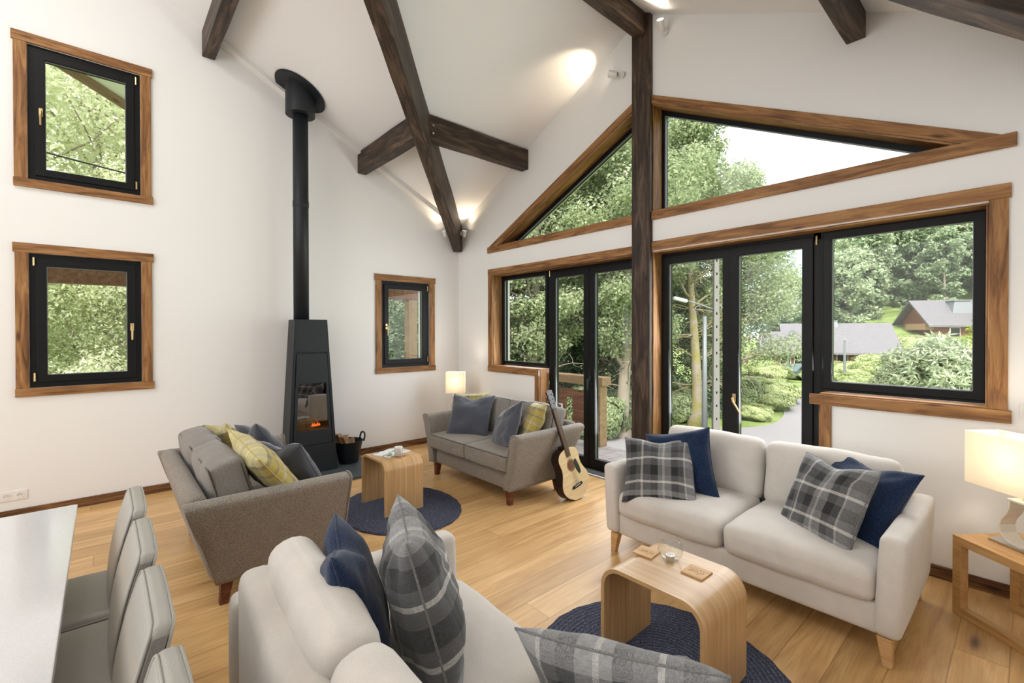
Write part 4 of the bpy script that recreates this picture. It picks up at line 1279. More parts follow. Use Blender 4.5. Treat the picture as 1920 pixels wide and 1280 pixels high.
MB().prism([(-.022, .44), (.022, .44), (.021, .86), (-.021, .86)], .028, .052, fn3).build('neck', GB, g, bevel=.006)
MB().box(-.03, .03, .45, .50, -.03, .03).build('heel', GB, g, bevel=.008)
b = MB()
for k in range(18): y_ = .86 - (.86 - .16) * (1 - 2 ** (-(k + 1) / 12)); b.box(-.024, .024, y_ - .001, y_ + .001, .062, .0635)
STRG = m_plain('string_bronze', (.20, .16, .11), .6)
b.build('frets', STRG, g)
STRG2 = m_plain('dull_nickel', (.25, .25, .25), .5)
hd = MB().prism([(-.022, .86), (.022, .86), (.034, .885), (.037, 1.03), (.0, 1.04), (-.037, 1.03), (-.034, .885)], .044, .058, fn3).build('headstock', GB, g, bevel=.002)
for s in (-1, 1):
    for k in range(3):
        y_ = .905 + .043 * k
        MB().tube([(s * .022, y_, .058), (s * .022, y_, .068)], .005, 8).tube([(s * .036, y_, .05), (s * .048, y_, .05)], .004, 8).build('tuning_peg', STRG2, hd)
b = MB()
for k in range(6): b.tube([(-.02 + .008 * k, .122, .0625), (-.018 + .0072 * k, .87, .0655)], .0007, 4)
b.build('strings', STRG, g)

# ================================================================ SOCKETS
def outlet(y0, z0, label):
    r = empty('wall_socket', (0, y0, z0), 0, label, 'wall socket')
    MB().box(0, .008, -.082, .082, -.041, .041).build('cover_plate', WPLAST, r, bevel=.004)
    for s in (-1, 1):
        k = MB(); k.holed([(y + s * .038, z) for y, z in circ(0, 0, .024)], [[(y + s * .038, z) for y, z in circ(0, 0, .020)]], .008, .011, lambda u, v, w_: (w_, u, v))
        so = k.build('socket', WPLAST, r)
        k = MB()
        for dy in (-.009, .009): k.prism([(y + s * .038 + dy, z) for y, z in circ(0, 0, .0026, 10)], .008, .0095, lambda u, v, w_: (w_, u, v))
        k.build('contact_hole', BLACKP, so)
        MB().tube([(.008, s * .038, .010), (.018, s * .038, .010)], .0024, 8).build('earth_pin', CHROME, so)
outlet(-4.49, .195, 'white double wall socket near the floor, left wall')
for x_, z_, lab in ((.655, 1.05, 'white light switch left of the gable window'), (5.60, 1.09, 'white light switch right of the large window')):
    r = empty('light_switch', (x_, 0, z_), 0, lab, 'light switch', 'light switches')
    MB().box(-.035, .035, -.008, 0, -.04, .04).build('cover_plate', WPLAST, r, bevel=.003)
    MB().box(-.02, .02, -.012, -.008, -.024, .024).build('rocker', WPLAST, r, bevel=.002)
# ================================================================ OUTSIDE
def smst(t): t = max(0, min(1, t)); return t * t * (3 - 2 * t)


def tz(x, y):
    z = -3.0
    if y > 0:
        az = (x - 5.6) / (y + 3.9)
        z += .30 * max(0, y - 62) * smst((az + .33) / .10)
        z += .16 * max(0, y - 60) * smst((-az - .36) / .3)
    z += .24 * max(0, -x - 17) * smst((40 - y) / 25) if x < 0 else 0
    z += .12 * max(0, x - 6) * smst((y - 15) / 20)
    return z + .25 * noise.noise(Vector((x * .12, y * .12, 0)))


b = MB(); xs = [-130, -110, -95, -80] + list(range(-70, 41, 3)) + [50, 70, 90]; ys = list(range(-36, 60, 3)) + list(range(60, 240, 9))
for y in ys:
    for x in xs: b.v.append((x, y, tz(x, y)))
nx = len(xs)
for j in range(len(ys) - 1):
    for i in range(nx - 1): b.f.append((j * nx + i, j * nx + i + 1, (j + 1) * nx + i + 1, (j + 1) * nx + i))
b.build('ground', GROUND, smooth=True)['kind'] = 'structure'


def strip(name, pts, w_, mat, label=None, cat=None, dz=.05):
    b = MB(); P_ = [Vector((x, y, 0)) for x, y in pts]; Q = []
    for i in range(len(P_) - 1):
        p0, p1, p2, p3 = P_[max(0, i - 1)], P_[i], P_[i + 1], P_[min(len(P_) - 1, i + 2)]
        for k in range(8):
            t = k / 8; Q.append(.5 * ((2 * p1) + (p2 - p0) * t + (2 * p0 - 5 * p1 + 4 * p2 - p3) * t * t + (3 * p1 - p0 - 3 * p2 + p3) * t ** 3))
    Q.append(P_[-1])
    for i, q in enumerate(Q):
        d = (Q[min(i + 1, len(Q) - 1)] - Q[max(i - 1, 0)]).normalized(); n_ = Vector((-d.y, d.x, 0))
        for s in (-1, -.5, 0, .5, 1): p = q + n_ * s * w_ / 2; b.v.append((p.x, p.y, tz(p.x, p.y) + dz))
    for i in range(len(Q) - 1):
        for k in range(4): b.f.append((i * 5 + k, i * 5 + k + 1, (i + 1) * 5 + k + 1, (i + 1) * 5 + k))
    o = b.build(name, mat, smooth=True); o['kind'] = 'structure'; return o


strip('road', [(-13, 4), (-8, 9.5), (-4.2, 13.6), (-1.6, 17.5), (-.9, 21.5), (-2.6, 27.5), (-6, 33.5), (-9.6, 38.5), (-11.5, 43), (-10, 50), (-7, 56)], 3.9, ROAD)
strip('stream', [(-16, 16), (-11, 19), (-7.4, 23.5), (-7.2, 29), (-10.5, 35), (-15, 42)], 1.5, WATER, dz=.07)
# distant mountain; air haze is put into its blue-green colour
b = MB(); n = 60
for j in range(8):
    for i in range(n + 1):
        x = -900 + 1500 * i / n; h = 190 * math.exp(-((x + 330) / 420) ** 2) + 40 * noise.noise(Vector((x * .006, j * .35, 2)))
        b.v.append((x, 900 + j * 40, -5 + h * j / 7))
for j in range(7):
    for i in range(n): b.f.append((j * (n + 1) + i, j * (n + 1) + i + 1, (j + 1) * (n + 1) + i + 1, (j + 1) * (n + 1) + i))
b.build('distant_mountain', m_plain('haze_blue_mountain', (.30, .42, .46), .95, 0, .0, nscale=.02, bump=.3), smooth=True)['kind'] = 'structure'


def leaf_mesh(name, pos, nrm, size, aspect=.6, seed=0, jitter=.7, droop=None):
    """pos (n,3) centres, nrm (n,3) rough normals -> mesh of small rhombic leaves"""
    rs = np.random.RandomState(seed); n = len(pos)
    nn_ = nrm + rs.normal(0, jitter, (n, 3)); nn_ /= np.linalg.norm(nn_, axis=1)[:, None] + 1e-9
    t = rs.normal(0, 1, (n, 3)) if droop is None else droop + rs.normal(0, .35, (n, 3))
    t -= nn_ * (t * nn_).sum(1)[:, None]; t /= np.linalg.norm(t, axis=1)[:, None] + 1e-9
    bt = np.cross(nn_, t)
    s = (size * rs.uniform(.6, 1.3, n))[:, None]
    v = np.stack([pos - t * s, pos - bt * s * aspect, pos + t * s, pos + bt * s * aspect], 1).reshape(-1, 3)
    me = bpy.data.meshes.new(name)
    me.vertices.add(4 * n); me.vertices.foreach_set('co', v.astype(np.float32).ravel())
    me.loops.add(4 * n); me.loops.foreach_set('vertex_index', np.arange(4 * n, dtype=np.int32))
    me.polygons.add(n); me.polygons.foreach_set('loop_start', np.arange(0, 4 * n, 4, dtype=np.int32)); me.polygons.foreach_set('loop_total', np.full(n, 4, dtype=np.int32))
    me.update(); me.validate()
    return me


def obj_from(me, name, mat, parent):
    me.materials.clear(); me.materials.append(mat)
    o = bpy.data.objects.new(name, me); COL.objects.link(o); o.parent = parent; return o


def branch_pts(p0, d, L, rnd, n=6, wob=.25, up=.1):
    pts = [Vector(p0)]; d = Vector(d).normalized()
    for i in range(n):
        d = (d + Vector((rnd.uniform(-wob, wob), rnd.uniform(-wob, wob), rnd.uniform(-wob, wob) + up))).normalized(); pts.append(pts[-1] + d * L / n)
    return pts


def broadleaf(name, seed, H, R, nleaf, leaf, mat, bark, label, group, low=.25, lean=(0, 0), bare=0, nb=26):
    r = empty(name, (0, 0, 0), 0, label, 'tree', group); rnd = random.Random(seed); rs = np.random.RandomState(seed)
    tp = [Vector((0, 0, -.4))]; n = 12
    for i in range(1, n + 1):
        t = i / n; tp.append(Vector((lean[0] * t + .18 * math.sin(t * 5 + seed), lean[1] * t + .18 * math.cos(t * 4 + seed), -.4 + (H * .93 + .4) * t)))
    rad = [max(.025, .019 * H * (1 - .88 * i / n)) for i in range(n + 1)]; rad[0] *= 1.5
    b = MB().tube(tp, rad, 9)
    C_ = []
    for k in range(nb):
        t = low + (1 - low) * (k + rnd.random()) / nb; i = min(n - 1, int(t * n)); p = tp[i].lerp(tp[i + 1], t * n - i)
        a = rnd.uniform(0, 2 * PI); e = .2 + .7 * t
        L = R * (1.15 - .65 * abs(t - .55) / .5) * rnd.uniform(.7, 1.1)
        pts = branch_pts(p, (math.cos(a), math.sin(a), e), L, rnd)
        r0 = rad[i] * .42; b.tube(pts, [max(.012, r0 * (1 - .85 * q / 6)) for q in range(7)], 5)
        for q in (3, 4, 5, 6):
            C_.append((pts[q], .33 * R * rnd.uniform(.55, 1.0)))
            if rnd.random() < .5:
                sp = branch_pts(pts[q - 1], (rnd.uniform(-1, 1), rnd.uniform(-1, 1), rnd.uniform(-.2, .7)), L * .4, rnd, 4, .4)
                b.tube(sp, [max(.008, r0 * .4 * (1 - .2 * z)) for z in range(5)], 4); C_.append((sp[-1], .25 * R * rnd.uniform(.6, 1)))
    for k in range(bare):
        t = rnd.uniform(.18, .62); i = int(t * n); p = tp[i]; a = rnd.uniform(0, 2 * PI)
        pts = branch_pts(p, (math.cos(a), math.sin(a), rnd.uniform(-.1, .3)), R * rnd.uniform(.6, 1.1), rnd, 7, .35, 0); b.tube(pts, [.035 * (1 - .11 * q) for q in range(8)], 4)
        for q in (2, 3, 4, 5, 6):
            for _ in range(2): sp = branch_pts(pts[q], (rnd.uniform(-1, 1), rnd.uniform(-1, 1), rnd.uniform(-.8, .4)), .8, rnd, 4, .5, 0); b.tube(sp, [.014, .012, .010, .008, .005], 3)
    b.build('trunk', bark, r, smooth=True)
    cs = np.array([tuple(c) for c, _ in C_]); rr = np.array([q for _, q in C_]); w_ = rr ** 2; idx = rs.choice(len(cs), nleaf, p=w_ / w_.sum())
    d = rs.normal(0, 1, (nleaf, 3)); d /= np.linalg.norm(d, axis=1)[:, None]
    pos = cs[idx] + d * (rr[idx] * rs.uniform(.25, 1, nleaf) ** .6)[:, None] * np.array([1, 1, .62])
    obj_from(leaf_mesh('foliage', pos, d * .7 + np.array([0, 0, .6]), leaf, .55, seed), 'foliage', mat, r)
    return r


def conifer(name, seed, H, R, nb, per, needle, mat, label, group, low=.08, droop=.35):
    r = empty(name, (0, 0, 0), 0, label, 'tree', group); rs = np.random.RandomState(seed)
    MB().tube([(0, 0, -.4), (0, 0, H * .5), (0, 0, H * .98)], [.014 * H + .03, .009 * H, .01], 8).build('trunk', BARK, r, smooth=True)
    t = low + (1 - low) * (np.arange(nb) + rs.rand(nb)) / nb; a = rs.uniform(0, 2 * PI, nb); L = R * (1 - t) ** .85 * rs.uniform(.75, 1.12, nb) + .12
    P_ = []; N_ = []; T_ = []
    for k in range(nb):
        m = max(3, int(per * (.3 + L[k] / R))); s = rs.uniform(.12, 1, m) ** .8
        w_ = .24 * L[k] * (1 - .55 * s); off = rs.uniform(-1, 1, m) * w_
        x = np.cos(a[k]) * s * L[k] - np.sin(a[k]) * off; y = np.sin(a[k]) * s * L[k] + np.cos(a[k]) * off
        z = t[k] * H - droop * L[k] * s ** 1.5 + .12 * L[k] * s ** 4 - abs(off) * .5 - rs.uniform(0, .14, m) * L[k] * .8
        P_.append(np.stack([x, y, z], 1)); T_.append(np.stack([np.full(m, np.cos(a[k])), np.full(m, np.sin(a[k])), np.full(m, -.5)], 1))
    P_ = np.concatenate(P_); T_ = np.concatenate(T_)
    obj_from(leaf_mesh('foliage', P_, np.tile([0, 0, 1.], (len(P_), 1)), needle, .32, seed, .5, T_), 'foliage', mat, r)
    return r


def shrub(name, seed, rx, ry, rz_, n, leaf, mat, label, group=None, cat='shrub', lumps=14, rosette=0):
    r = empty(name, (0, 0, 0), 0, label, cat, group); rs = np.random.RandomState(seed)
    d = rs.normal(0, 1, (n, 3)); d /= np.linalg.norm(d, axis=1)[:, None]
    ld = rs.normal(0, 1, (lumps * 3, 3)); ld /= np.linalg.norm(ld, axis=1)[:, None]
    dots = (d @ ld.T).max(1); rad = .60 + .44 * dots ** 12 + rs.uniform(-.22, .12, n)
    pos = d * rad[:, None] * np.array([rx, ry, rz_]) + np.array([0, 0, rz_ * .82]); pos[:, 2] = np.maximum(pos[:, 2], -.1)
    if rosette:
        m = n // rosette; base = pos[:m]; pos = np.repeat(base, rosette, 0); dd = np.repeat(d[:m], rosette, 0)
        T = rs.normal(0, 1, pos.shape) + dd * .5; T /= np.linalg.norm(T, axis=1)[:, None]; pos = pos + T * leaf * .8
        me = leaf_mesh('foliage', pos, dd, leaf, .22, seed, .6, T * 3)
    else: me = leaf_mesh('foliage', pos, d, leaf, .5, seed)
    obj_from(me, 'foliage', mat, r)
    b = MB(); rnd = random.Random(seed)
    for k in range(6):
        p = branch_pts((0, 0, -.2), (rnd.uniform(-.6, .6), rnd.uniform(-.6, .6), 1), rz_ * 1.3, rnd); b.tube(p, [.05 * min(1, rx), .04 * min(1, rx), .03 * min(1, rx), .02, .015, .012, .01], 5)
    # leafy inner mass so that the shrub is dense
    me2 = MB(); 
    me2.soft(rx * .42, ry * .42, rz_ * .45, min(rx, ry, rz_) * .4, n=4, c=(0, 0, rz_ * .78), wr=.05, seed=seed)
    me2.build('inner_leaves', mat, r, smooth=True)
    b.build('stems', BARK, r)
    return r


def put(o, x, y, rz=0, s=1.0, dz=0): o.location = (x, y, tz(x, y) + dz); o.rotation_euler = (0, 0, rz); o.scale = (s, s, s); return o
def rep(o, x, y, rz, s, lab=None, group=None, dz=0): return dup(o, (x, y, tz(x, y) + dz), rz, lab, group, (s, s, s))


# trees beyond the left wall
G1 = 'leafy trees beyond the left wall'
tA = broadleaf('leafy_tree', 1, 15, 4.2, 50000, .075, LEAF_Y, BARK, 'bright yellow-green leafy tree seen through the left wall windows', G1, low=.10, nb=40)
put(tA, -12, -6.5)
tB = broadleaf('leafy_tree', 2, 17, 4.0, 46000, .075, LEAF_Y, BARK, 'green leafy tree seen through the left wall windows', G1, low=.08, nb=40)
put(tB, -13.5, -1.2)
for k, (o, x, y, s) in enumerate(((tA, -12, -11, 1.0), (tA, -18, -4, 1.2), (tB, -18, -11, 1.1), (tA, -17, 2.5, 1.0), (tB, -24, -2, 1.3), (tB, -25, -9, 1.3), (tA, -10.2, -3.0, .6))):
    rep(o, x, y, k * 1.7 + .5, s)
G2 = 'dark conifers beyond the deck'
cA = conifer('spruce_tree', 3, 17, 3.6, 460, 110, .12, LEAF_D, 'dark spruce tree standing beyond the deck', G2, low=.03)
put(cA, -11.5, 8.5)
for k, (x, y, s) in enumerate(((-9.2, 5.6, .8), (-13.5, 4.8, 1.0), (-12.0, 13.5, 1.1), (-9.6, 15.8, 1.1), (-16, 9, 1.2), (-8.3, 20.5, 1.05), (-14, 19, 1.2))): rep(cA, x, y, k * 2.1, s)
G3 = 'leafy trees beyond the deck and doors'
tC = broadleaf('leafy_tree', 5, 16, 3.4, 50000, .08, LEAF_G, BARK, 'green leafy tree with pale trunk growing beyond the deck', G3, low=.20, nb=34, bare=6)
put(tC, -5.9, 12.6)
for k, (x, y, s) in enumerate(((-8.6, 9.9, .95), (-9.8, 11.6, .9), (-8.0, 15.5, .95), (-10.5, 6.2, .9))): rep(tC, x, y, k * 2.3 + 1, s)
tD = broadleaf('mossy_tree', 7, 15, 3.4, 30000, .10, LEAF_G, BARKM, 'old mossy tree with bare twigs behind the street lamp', None, low=.42, nb=26, bare=26, lean=(-.4, .6))
put(tD, -5.2, 17.3)
tE = broadleaf('leafy_tree', 9, 12.5, 3.6, 46000, .085, LEAF_G, BARK, 'leafy tree with hanging boughs left of the winding road', None, low=.18, nb=38)
put(tE, -4.9, 21.5, .6)
rep(tE, -9.5, 27, 2.2, 1.05, 'leafy tree standing further off by the stream, left of the road')
# undergrowth
G4 = 'undergrowth shrubs beyond the deck'
sA = shrub('leafy_shrub', 11, 1.5, 1.4, 1.2, 15000, .09, LEAF_G, 'low green shrub in the undergrowth beyond the deck', G4)
put(sA, -7.0, 12.0)
for k, (x, y, s) in enumerate(((-8.8, 8.0, 1.2), (-10.5, 9.6, 1.3), (-8.6, 12.8, 1.1), (-7.3, 15.2, 1.0), (-9.5, 4.0, 1.3), (-8.8, 1.6, 1.2), (-9.4, -.8, 1.3), (-8.6, -4.2, 1.2), (-9.5, -7, 1.3), (-6.9, 19.2, .9), (-5.9, 24.6, .9), (-8.0, 26.6, 1.0), (-6.4, 17.6, .8))):
    rep(sA, x, y, k * 1.3, s)
# bank beside the road
sB = shrub('roadside_bush', 12, 1.3, 1.2, .62, 16000, .075, LEAF_B, 'low bright green bush on the bank inside the road bend', 'bushes on the road bank')
put(sB, -4.6, 25.3)
for k, (x, y, s) in enumerate(((-5.3, 28, 1.2), (-3.9, 21.2, .7), (-6.6, 30.6, 1.2), (-10, 41.5, 1.3), (-13, 46, 1.6), (-13.8, 41, 1.5), (-8.2, 45.0, .9), (-7.0, 44.0, .8))): rep(sB, x, y, k * 1.9, s)
# garden of the right window
bush = shrub('rhododendron_bush', 21, 2.0, 2.0, 2.1, 26000, .15, LEAF_R, 'big pale rhododendron bush filling the lower right of the large window', None, 'bush', rosette=7)
put(bush, 3.55, 18.6, 0, 1, .45)
yc = conifer('golden_conifer', 22, 4.6, .75, 90, 34, .07, LEAF_C, 'small golden yellow conifer behind the rhododendron bush', None, low=.1, droop=-.3)
put(yc, 4.15, 20.6, 0, 1, .35)
for k, (x, y, s) in enumerate(((.6, 24.5, 1.0), (-.9, 30, 1.3), (1.4, 28, 1.1), (-2.2, 36.0, 1.3), (-4.5, 42.5, 1.2), (-3.2, 47, 1.6), (-6.3, 50, 1.3), (-1.5, 52, 1.9), (-4.8, 55.5, 1.7), (.5, 46, 2.0), (3.5, 38, 2.4), (1.0, 60, 2.4), (-3.0, 66, 2.2))):
    rep(sB, x, y, k * 1.1, s * 1.15, 'rounded green bush in the gardens before the chalets', 'garden bushes before the chalets')

# forest on the hillside
GF = 'forest on the hillside'
fC = conifer('forest_conifer', 31, 17, 3.0, 150, 30, .42, LEAF_D, 'dark conifer in the forest on the hillside', GF, low=.05)
fB = broadleaf('forest_tree', 32, 13, 4.2, 9000, .30, LEAF_F, BARK, 'pale green broadleaf tree in the forest on the hillside', GF, low=.03, nb=28)
rnd = random.Random(8); cnt = 0; spots = []
for ring in range(5000):
    D_ = rnd.uniform(76, 175); az = rnd.uniform(-.36, .03); x = 5.6 + az * D_; y = -3.9 + D_
    if az < -.262 or (az < -.195 and D_ > 108): continue
    if any((x - a) ** 2 + (y - c) ** 2 < (4.6 if D_ < 120 else 6.2) ** 2 for a, c in spots): continue
    if abs(x + 1.5) < 9 and y < 87: continue
    spots.append((x, y))
spots = spots[:250]
first = [True, True]
for i, (x, y) in enumerate(spots):
    az = (x - 5.6) / (y + 3.9); con = rnd.random() < (.97 if az < -.195 else .35)
    o = fC if con else fB; s = rnd.uniform(.8, 1.25) if az > -.195 else rnd.uniform(.6, .95)
    if first[con]: put(o, x, y, rnd.random() * 6, s); first[con] = False
    else: rep(o, x, y, rnd.random() * 6, s)
for i, (x, y, s) in enumerate(((-25, 92, .80), (-23.5, 86, .55), (-28, 96, .70), (-21.5, 90, .62), (-18.5, 84, .8), (-32, 105, .8))):
    rep(fC, x, y, i, s, 'tall dark conifer behind the old chalet', 'tall conifers behind the old chalet')
for i, (x, y, s) in enumerate(((-14.5, 80, .8), (-12, 78, .85), (-16, 76, .7), (-19, 80, .8), (-11, 84, 1))):
    rep(fB, x, y, i, s, 'pale green tree at the foot of the hillside, left', 'trees at the foot of the hillside')

# chalets
SLATR = Mat('grey_slate_roof'); br_ = SLATR.new('TexBrick'); SLATR.link(SLATR.coord(), br_.inputs['Vector'])
br_.inputs['Color1'].default_value = (.17, .165, .17, 1); br_.inputs['Color2'].default_value = (.20, .195, .20, 1); br_.inputs['Mortar'].default_value = (.09, .088, .09, 1); br_.inputs['Scale'].default_value = 2.2; br_.inputs['Mortar Size'].default_value = .02
SLATR.base(br_.outputs['Color'], .75, spec=.3); SLATR = SLATR.m


def chalet(loc, rz, L_, W_, eave, ridge, label, hip=0.0, wallm=EXTW, roofm=SLATR, ch=(.4, .1, .5, .5), over=.9):
    r = empty('chalet', loc, rz, label, 'chalet'); h = W_ / 2
    MB().prism([(-h, -1), (h, -1), (h, eave), (0, ridge - .25), (-h, eave)], 0, L_, lambda u, v, w_: (w_, u, v)).build('walls', wallm, r)
    b = MB(); sl = (ridge - eave) / h; ho = h + over; ze = eave - sl * over
    v = [(-over, -ho, ze), (L_ + over, -ho, ze), (L_ + over, 0, ridge), (-over + hip, 0, ridge), (-over, ho, ze), (L_ + over, ho, ze)]
    v2 = [(x, y, z + .22) for x, y, z in v]
    b.add(v + v2, [(0, 1, 2, 3), (3, 2, 5, 4), (6, 9, 8, 7), (9, 10, 11, 8), (0, 6, 7, 1), (4, 5, 11, 10), (1, 7, 8, 2), (2, 8, 11, 5), (0, 3, 9, 6), (3, 4, 10, 9)] + ([(0, 3, 4), (6, 10, 9)] if hip else []))
    b.build('roof', roofm, r)
    cx, cy, cw, ct = L_ * ch[0], -h * ch[1], ch[2], ch[3]
    b = MB(); z0 = ridge - sl * abs(cy) - .9
    v = [(cx + sx * w__, cy + sy * w__, z) for z, w__ in ((z0, cw), (ridge + ct, cw * .6)) for sx, sy in ((-1, -1), (1, -1), (1, 1), (-1, 1))]
    b.add(v, [(0, 3, 2, 1), (4, 5, 6, 7), (0, 1, 5, 4), (1, 2, 6, 5), (2, 3, 7, 6), (3, 0, 4, 7)]); b.box(cx - cw * .7, cx + cw * .7, cy - cw * .7, cy + cw * .7, ridge + ct, ridge + ct + .1)
    b.build('chimney', GALV, r)
    for q in range(3):
        x = 1.6 + q * L_ * .3
        f_ = MB().box(x, x + 1.1, -h - .06, -h + .02, 1.0, 2.2).build('window', CERAM, r)
        MB().box(x + .08, x + 1.02, -h - .08, -h - .05, 1.08, 2.12).build('window_panes', BLACKP, f_)
    g_ = MB().box(-.9, 0, -h, h * .2, 1.9, 2.7).build('balcony', EXTL, r)
    return r


chalet((-4.6, 77, -.2), math.radians(32), 13.5, 7.6, 2.9, 5.6, 'brown wooden chalet with light grey roof on the slope above the bush', ch=(.28, .35, 1.3, -.05))
chalet((-14.8, 60.5, -3.0), math.radians(24), 9.5, 7.0, 2.6, 5.3, 'old low chalet with faded grey roof and small chimney, by the road', hip=0, ch=(.50, .05, .55, .45), wallm=EXTW)
sh = chalet((-15.6, 55.5, -3.2), math.radians(15), 4.6, 4.4, 2.6, 4.5, 'small wooden barn with grey roof beside the road bend', ch=(.6, .1, .3, .3), over=.7)
# car
cr_ = empty('parked_car', (-8.9, 45.8, tz(-8.9, 45.8) + .06), 1.25, 'small dark grey-green car parked by the road bend', 'car')
pr_ = [(-2.0, .35), (2.0, .35), (2.05, .75), (1.2, .9), (.7, 1.38), (-1.1, 1.42), (-1.8, .95), (-2.05, .85)]
MB().prism(pr_, -.8, .8, lambda u, v, w_: (u, w_, v)).build('car_body', m_plain('dark_green_paint', (.08, .13, .12), .3), cr_, bevel=.06)
MB().prism([(-1.55, .98), (1.05, .98), (.66, 1.32), (-1.05, 1.35)], -.815, .815, lambda u, v, w_: (u, w_, v)).build('car_windows', BLACKP, cr_)
for x in (-1.25, 1.25):
    for y in (-.78, .62): MB().tube([(x, y, .33), (x, y + .16, .33)], .33, 18).build('wheel', BLACKP, cr_)

# street furniture
sl_ = empty('street_lamp', (-3.32, 14.58, tz(-3.15, 14.75)), 0, 'grey street lamp with curved arm beyond the right doors', 'street lamp')
MB().tube([(0, 0, -.1), (0, 0, 2.6), (0, 0, 5.1)], [.12, .10, .075], 14).build('pole', GALV, sl_, smooth=True)
MB().tube([(.30, .35, 5.35), (.12, .12, 5.45), (-.15, -.22, 5.6), (-.42, -.55, 5.72)], .035, 8).build('arm', GALV, sl_, smooth=True)
b = MB().soft(.30, .13, .075, .07, n=4); b.v = [tuple(Matrix.Translation((-.64, -.82, 5.78)) @ Matrix.Rotation(math.radians(50), 4, 'Z') @ Matrix.Rotation(math.radians(14), 4, 'Y') @ Vector(p)) for p in b.v]
b.build('lantern', WPLAST, sl_, smooth=True)
up_ = empty('utility_pole', (-3.03, 14.95, tz(-2.8, 15.1)), 0, 'pale concrete utility pole with slots beside the street lamp', 'utility pole')
b = MB(); Hh = 9.5; outer_ = [(-.13, -.3), (.13, -.3), (.08, Hh), (-.08, Hh)]
hs_ = []
for k in range(17):
    z = .3 + k * .54; hw = .028; hs_.append([(-hw, z), (hw, z), (hw, z + .11), (-hw, z + .11)])
b.holed(outer_, hs_, -.12, .12, lambda u, v, w_: (u * .75 - w_ * .66, u * .66 + w_ * .75, v)); b.build('mast', CONC, up_)
MB().tube([(-.7, -.6, 7.6), (.7, .6, 7.6)], .05, 8).build('crossarm', GALV, up_)
for k in range(3): MB().lathe([(0, 0), (.05, .02), (.04, .08), (.05, .12), (0, .14)], 10, cx=-.55 + .55 * k, cy=-.47 + .47 * k, closed=False).build('insulator', CERAM, up_, loc=(0, 0, 7.62))
for k, (x, y, h_) in enumerate(((-10.2, 46.1, 3.4), (-4.35, 40.5, 3.9))):
    p_ = empty('small_utility_pole', (x, y, tz(x, y)), 0, ('slim grey pole at the road bend' if k == 0 else 'slim grey pole in front of the gardens, left edge of the large window'), 'pole')
    MB().tube([(0, 0, -.2), (0, 0, h_)], [.11, .08], 10).build('mast', GALV, p_); MB().lathe([(0, h_), (.14, h_ + .01), (.1, h_ + .1), (0, h_ + .12)], 10).build('cap', GALV, p_)


def wire(p0, p1, sag, label, rad=.012):
    p0, p1 = Vector(p0), Vector(p1); pts = [p0.lerp(p1, t / 24) - Vector((0, 0, sag * 4 * (t / 24) * (1 - t / 24))) for t in range(25)]
    tag(MB().tube(pts, rad, 5).build('power_line', BLACKP if rad > .014 else GALV, smooth=True), label, 'cable', 'overhead cables')


wire((-2.8, 15.1, 4.9), (12, 22.5, 9.2), .5, 'black cable crossing the large window and the door beside it', .022)
wire((-22, 4, 5.0), (-2.8, 15.0, 4.6), .5, 'upper grey cable crossing beyond the left glazed doors')
wire((-22, 4.2, 4.75), (-2.8, 15.0, 4.35), .5, 'lower grey cable crossing beyond the left glazed doors')
wire((-20, 1.5, 9.2), (-2.8, 15.1, 6.6), .4, 'high grey cable crossing the tops of the left glazed doors')
wire((-5.6, -7, 5.0), (-5.2, 2.5, 4.3), .3, 'thin cable crossing the upper left window', .016)

# deck, railing, porch
dk = empty('deck', (0, 0, 0), 0, 'weathered wooden deck outside the glazed doors', 'deck')
for k in range(26):
    x = -1.9 + k * .182
    MB().box(x, x + .174, .33, 1.34, -.085, -.05).build('deck_board', DECKW, dk)
b = MB(); b.box(-1.9, 2.84, 1.28, 1.36, -.30, -.086); b.box(-1.9, 2.84, .33, .40, -.30, -.086)
for x in (-1.8, .3, 2.7): b.box(x, x + .14, 1.2, 1.34, -3.2, -.30)
b.build('deck_frame', EXTW, dk)
rl = empty('deck_railing', (0, 0, 0), 0, 'brown wooden railing with wide boards along the deck edge', 'railing')
MB().box(1.50, 1.66, 1.20, 1.36, -.05, .80).build('post', EXTL, rl, bevel=.006)
MB().box(-1.9, 1.72, 1.17, 1.37, .80, .92).build('top_rail', EXTL, rl, bevel=.006)
MB().box(-1.9, 1.50, 1.24, 1.30, .13, .22).build('bottom_rail', EXTW, rl)
MB().box(-1.9, 1.50, 1.24, 1.30, .58, .70).build('middle_rail', EXTW, rl)
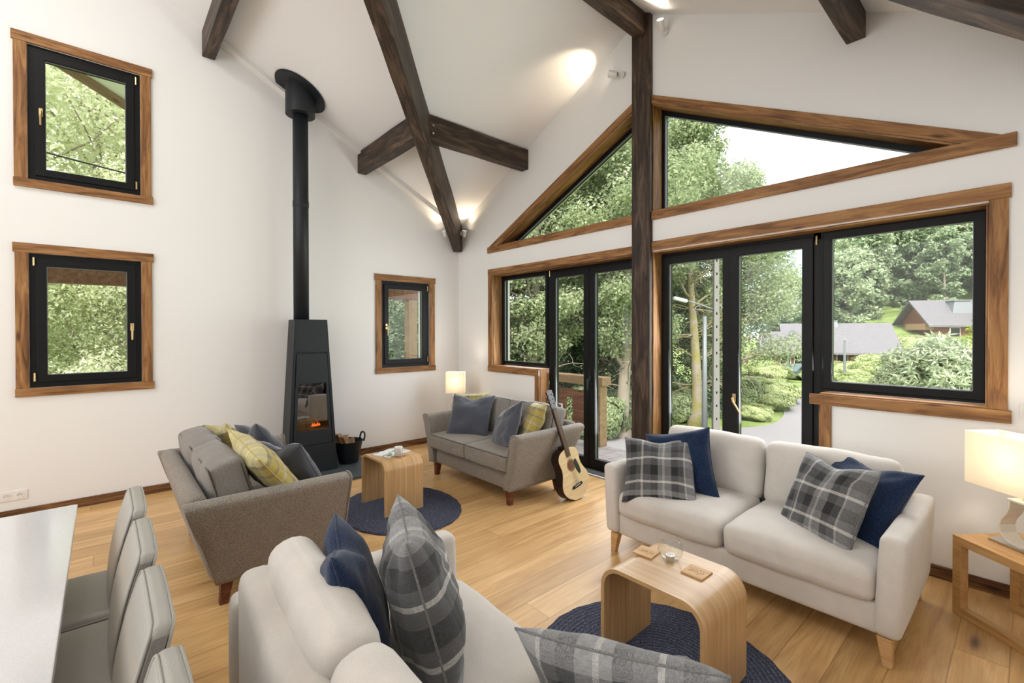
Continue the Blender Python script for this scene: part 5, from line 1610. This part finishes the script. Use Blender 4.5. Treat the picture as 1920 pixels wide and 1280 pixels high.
for k in range(9):
    x = -1.85 + k * .37
    MB().prism([(x, .22), (x + .24, .22), (x + .24, .34), (x + .20, .38), (x + .24, .42), (x + .24, .58), (x, .58), (x, .42), (x + .04, .38), (x, .34)], 1.25, 1.285, gw).build('baluster_board', EXTW, rl)
tag(MB().tube([(.75, .95, -.05), (.75, .95, .52), (1.18, .95, .52), (1.18, .95, -.05)], .014, 8).tube([(.75, .95, .40), (1.18, .95, .40)], .012, 8).build('garden_chair_frame', CERAM, smooth=True), 'thin white metal chair frame standing on the deck', 'garden chair')
po_ = empty('porch', (0, 0, 0), 0, 'reddish timber porch frame outside the left wall', 'porch')
MB().box(-3.0, -2.82, -5.6, 1.1, 2.20, 2.41).build('beam', EXTW, po_, bevel=.01)
MB().box(-3.0, -2.82, .74, .94, -3.1, 2.20).build('post', EXTL, po_, bevel=.01)
MB().box(-3.0, -2.82, -5.6, -5.4, -3.1, 2.20).build('post', EXTL, po_, bevel=.01)
for y in (-4.9, -2.4, .1): MB().box(-2.98, -2.84, y, y + .12, 2.41, zm(y) - .02).build('strut', EXTW, po_, bevel=.01)
# barge boards along the roof overhang
for s, lab in ((0, 'pale larch board under the left roof edge, outside the left triangle'), (1, 'pale larch board under the right roof edge')):
    p0 = Vector((-OY, OY - .05, zg(-OY) - .16)); p1 = Vector((HALF, OY - .05, zg(HALF) - .16))
    if s: p0.x = RW + OY
    tag(board('barge_board', EXTL, p0, p1, (0, 0, 1), .16, .04), lab, 'roof board', 'roof edge boards')
for x0 in (1.05, 2.4):
    tag(board('rafter_tail', EXTL, (x0, .31, zg(x0) - .13), (x0, OY - .06, zg(x0) - .13), (0, 0, 1), .12, .09), 'pale rafter end under the left roof overhang, %s one' % ('lower' if x0 < 2 else 'upper'), 'rafter', 'rafter ends')
tag(board('fascia_board', EXTL, (-PX, OY, zm(OY) - .14), (-PX, YR, zm(YR) - .14), (0, 0, 1), .16, .04), 'pale larch board along the roof edge above the left wall', 'roof board', 'roof edge boards')
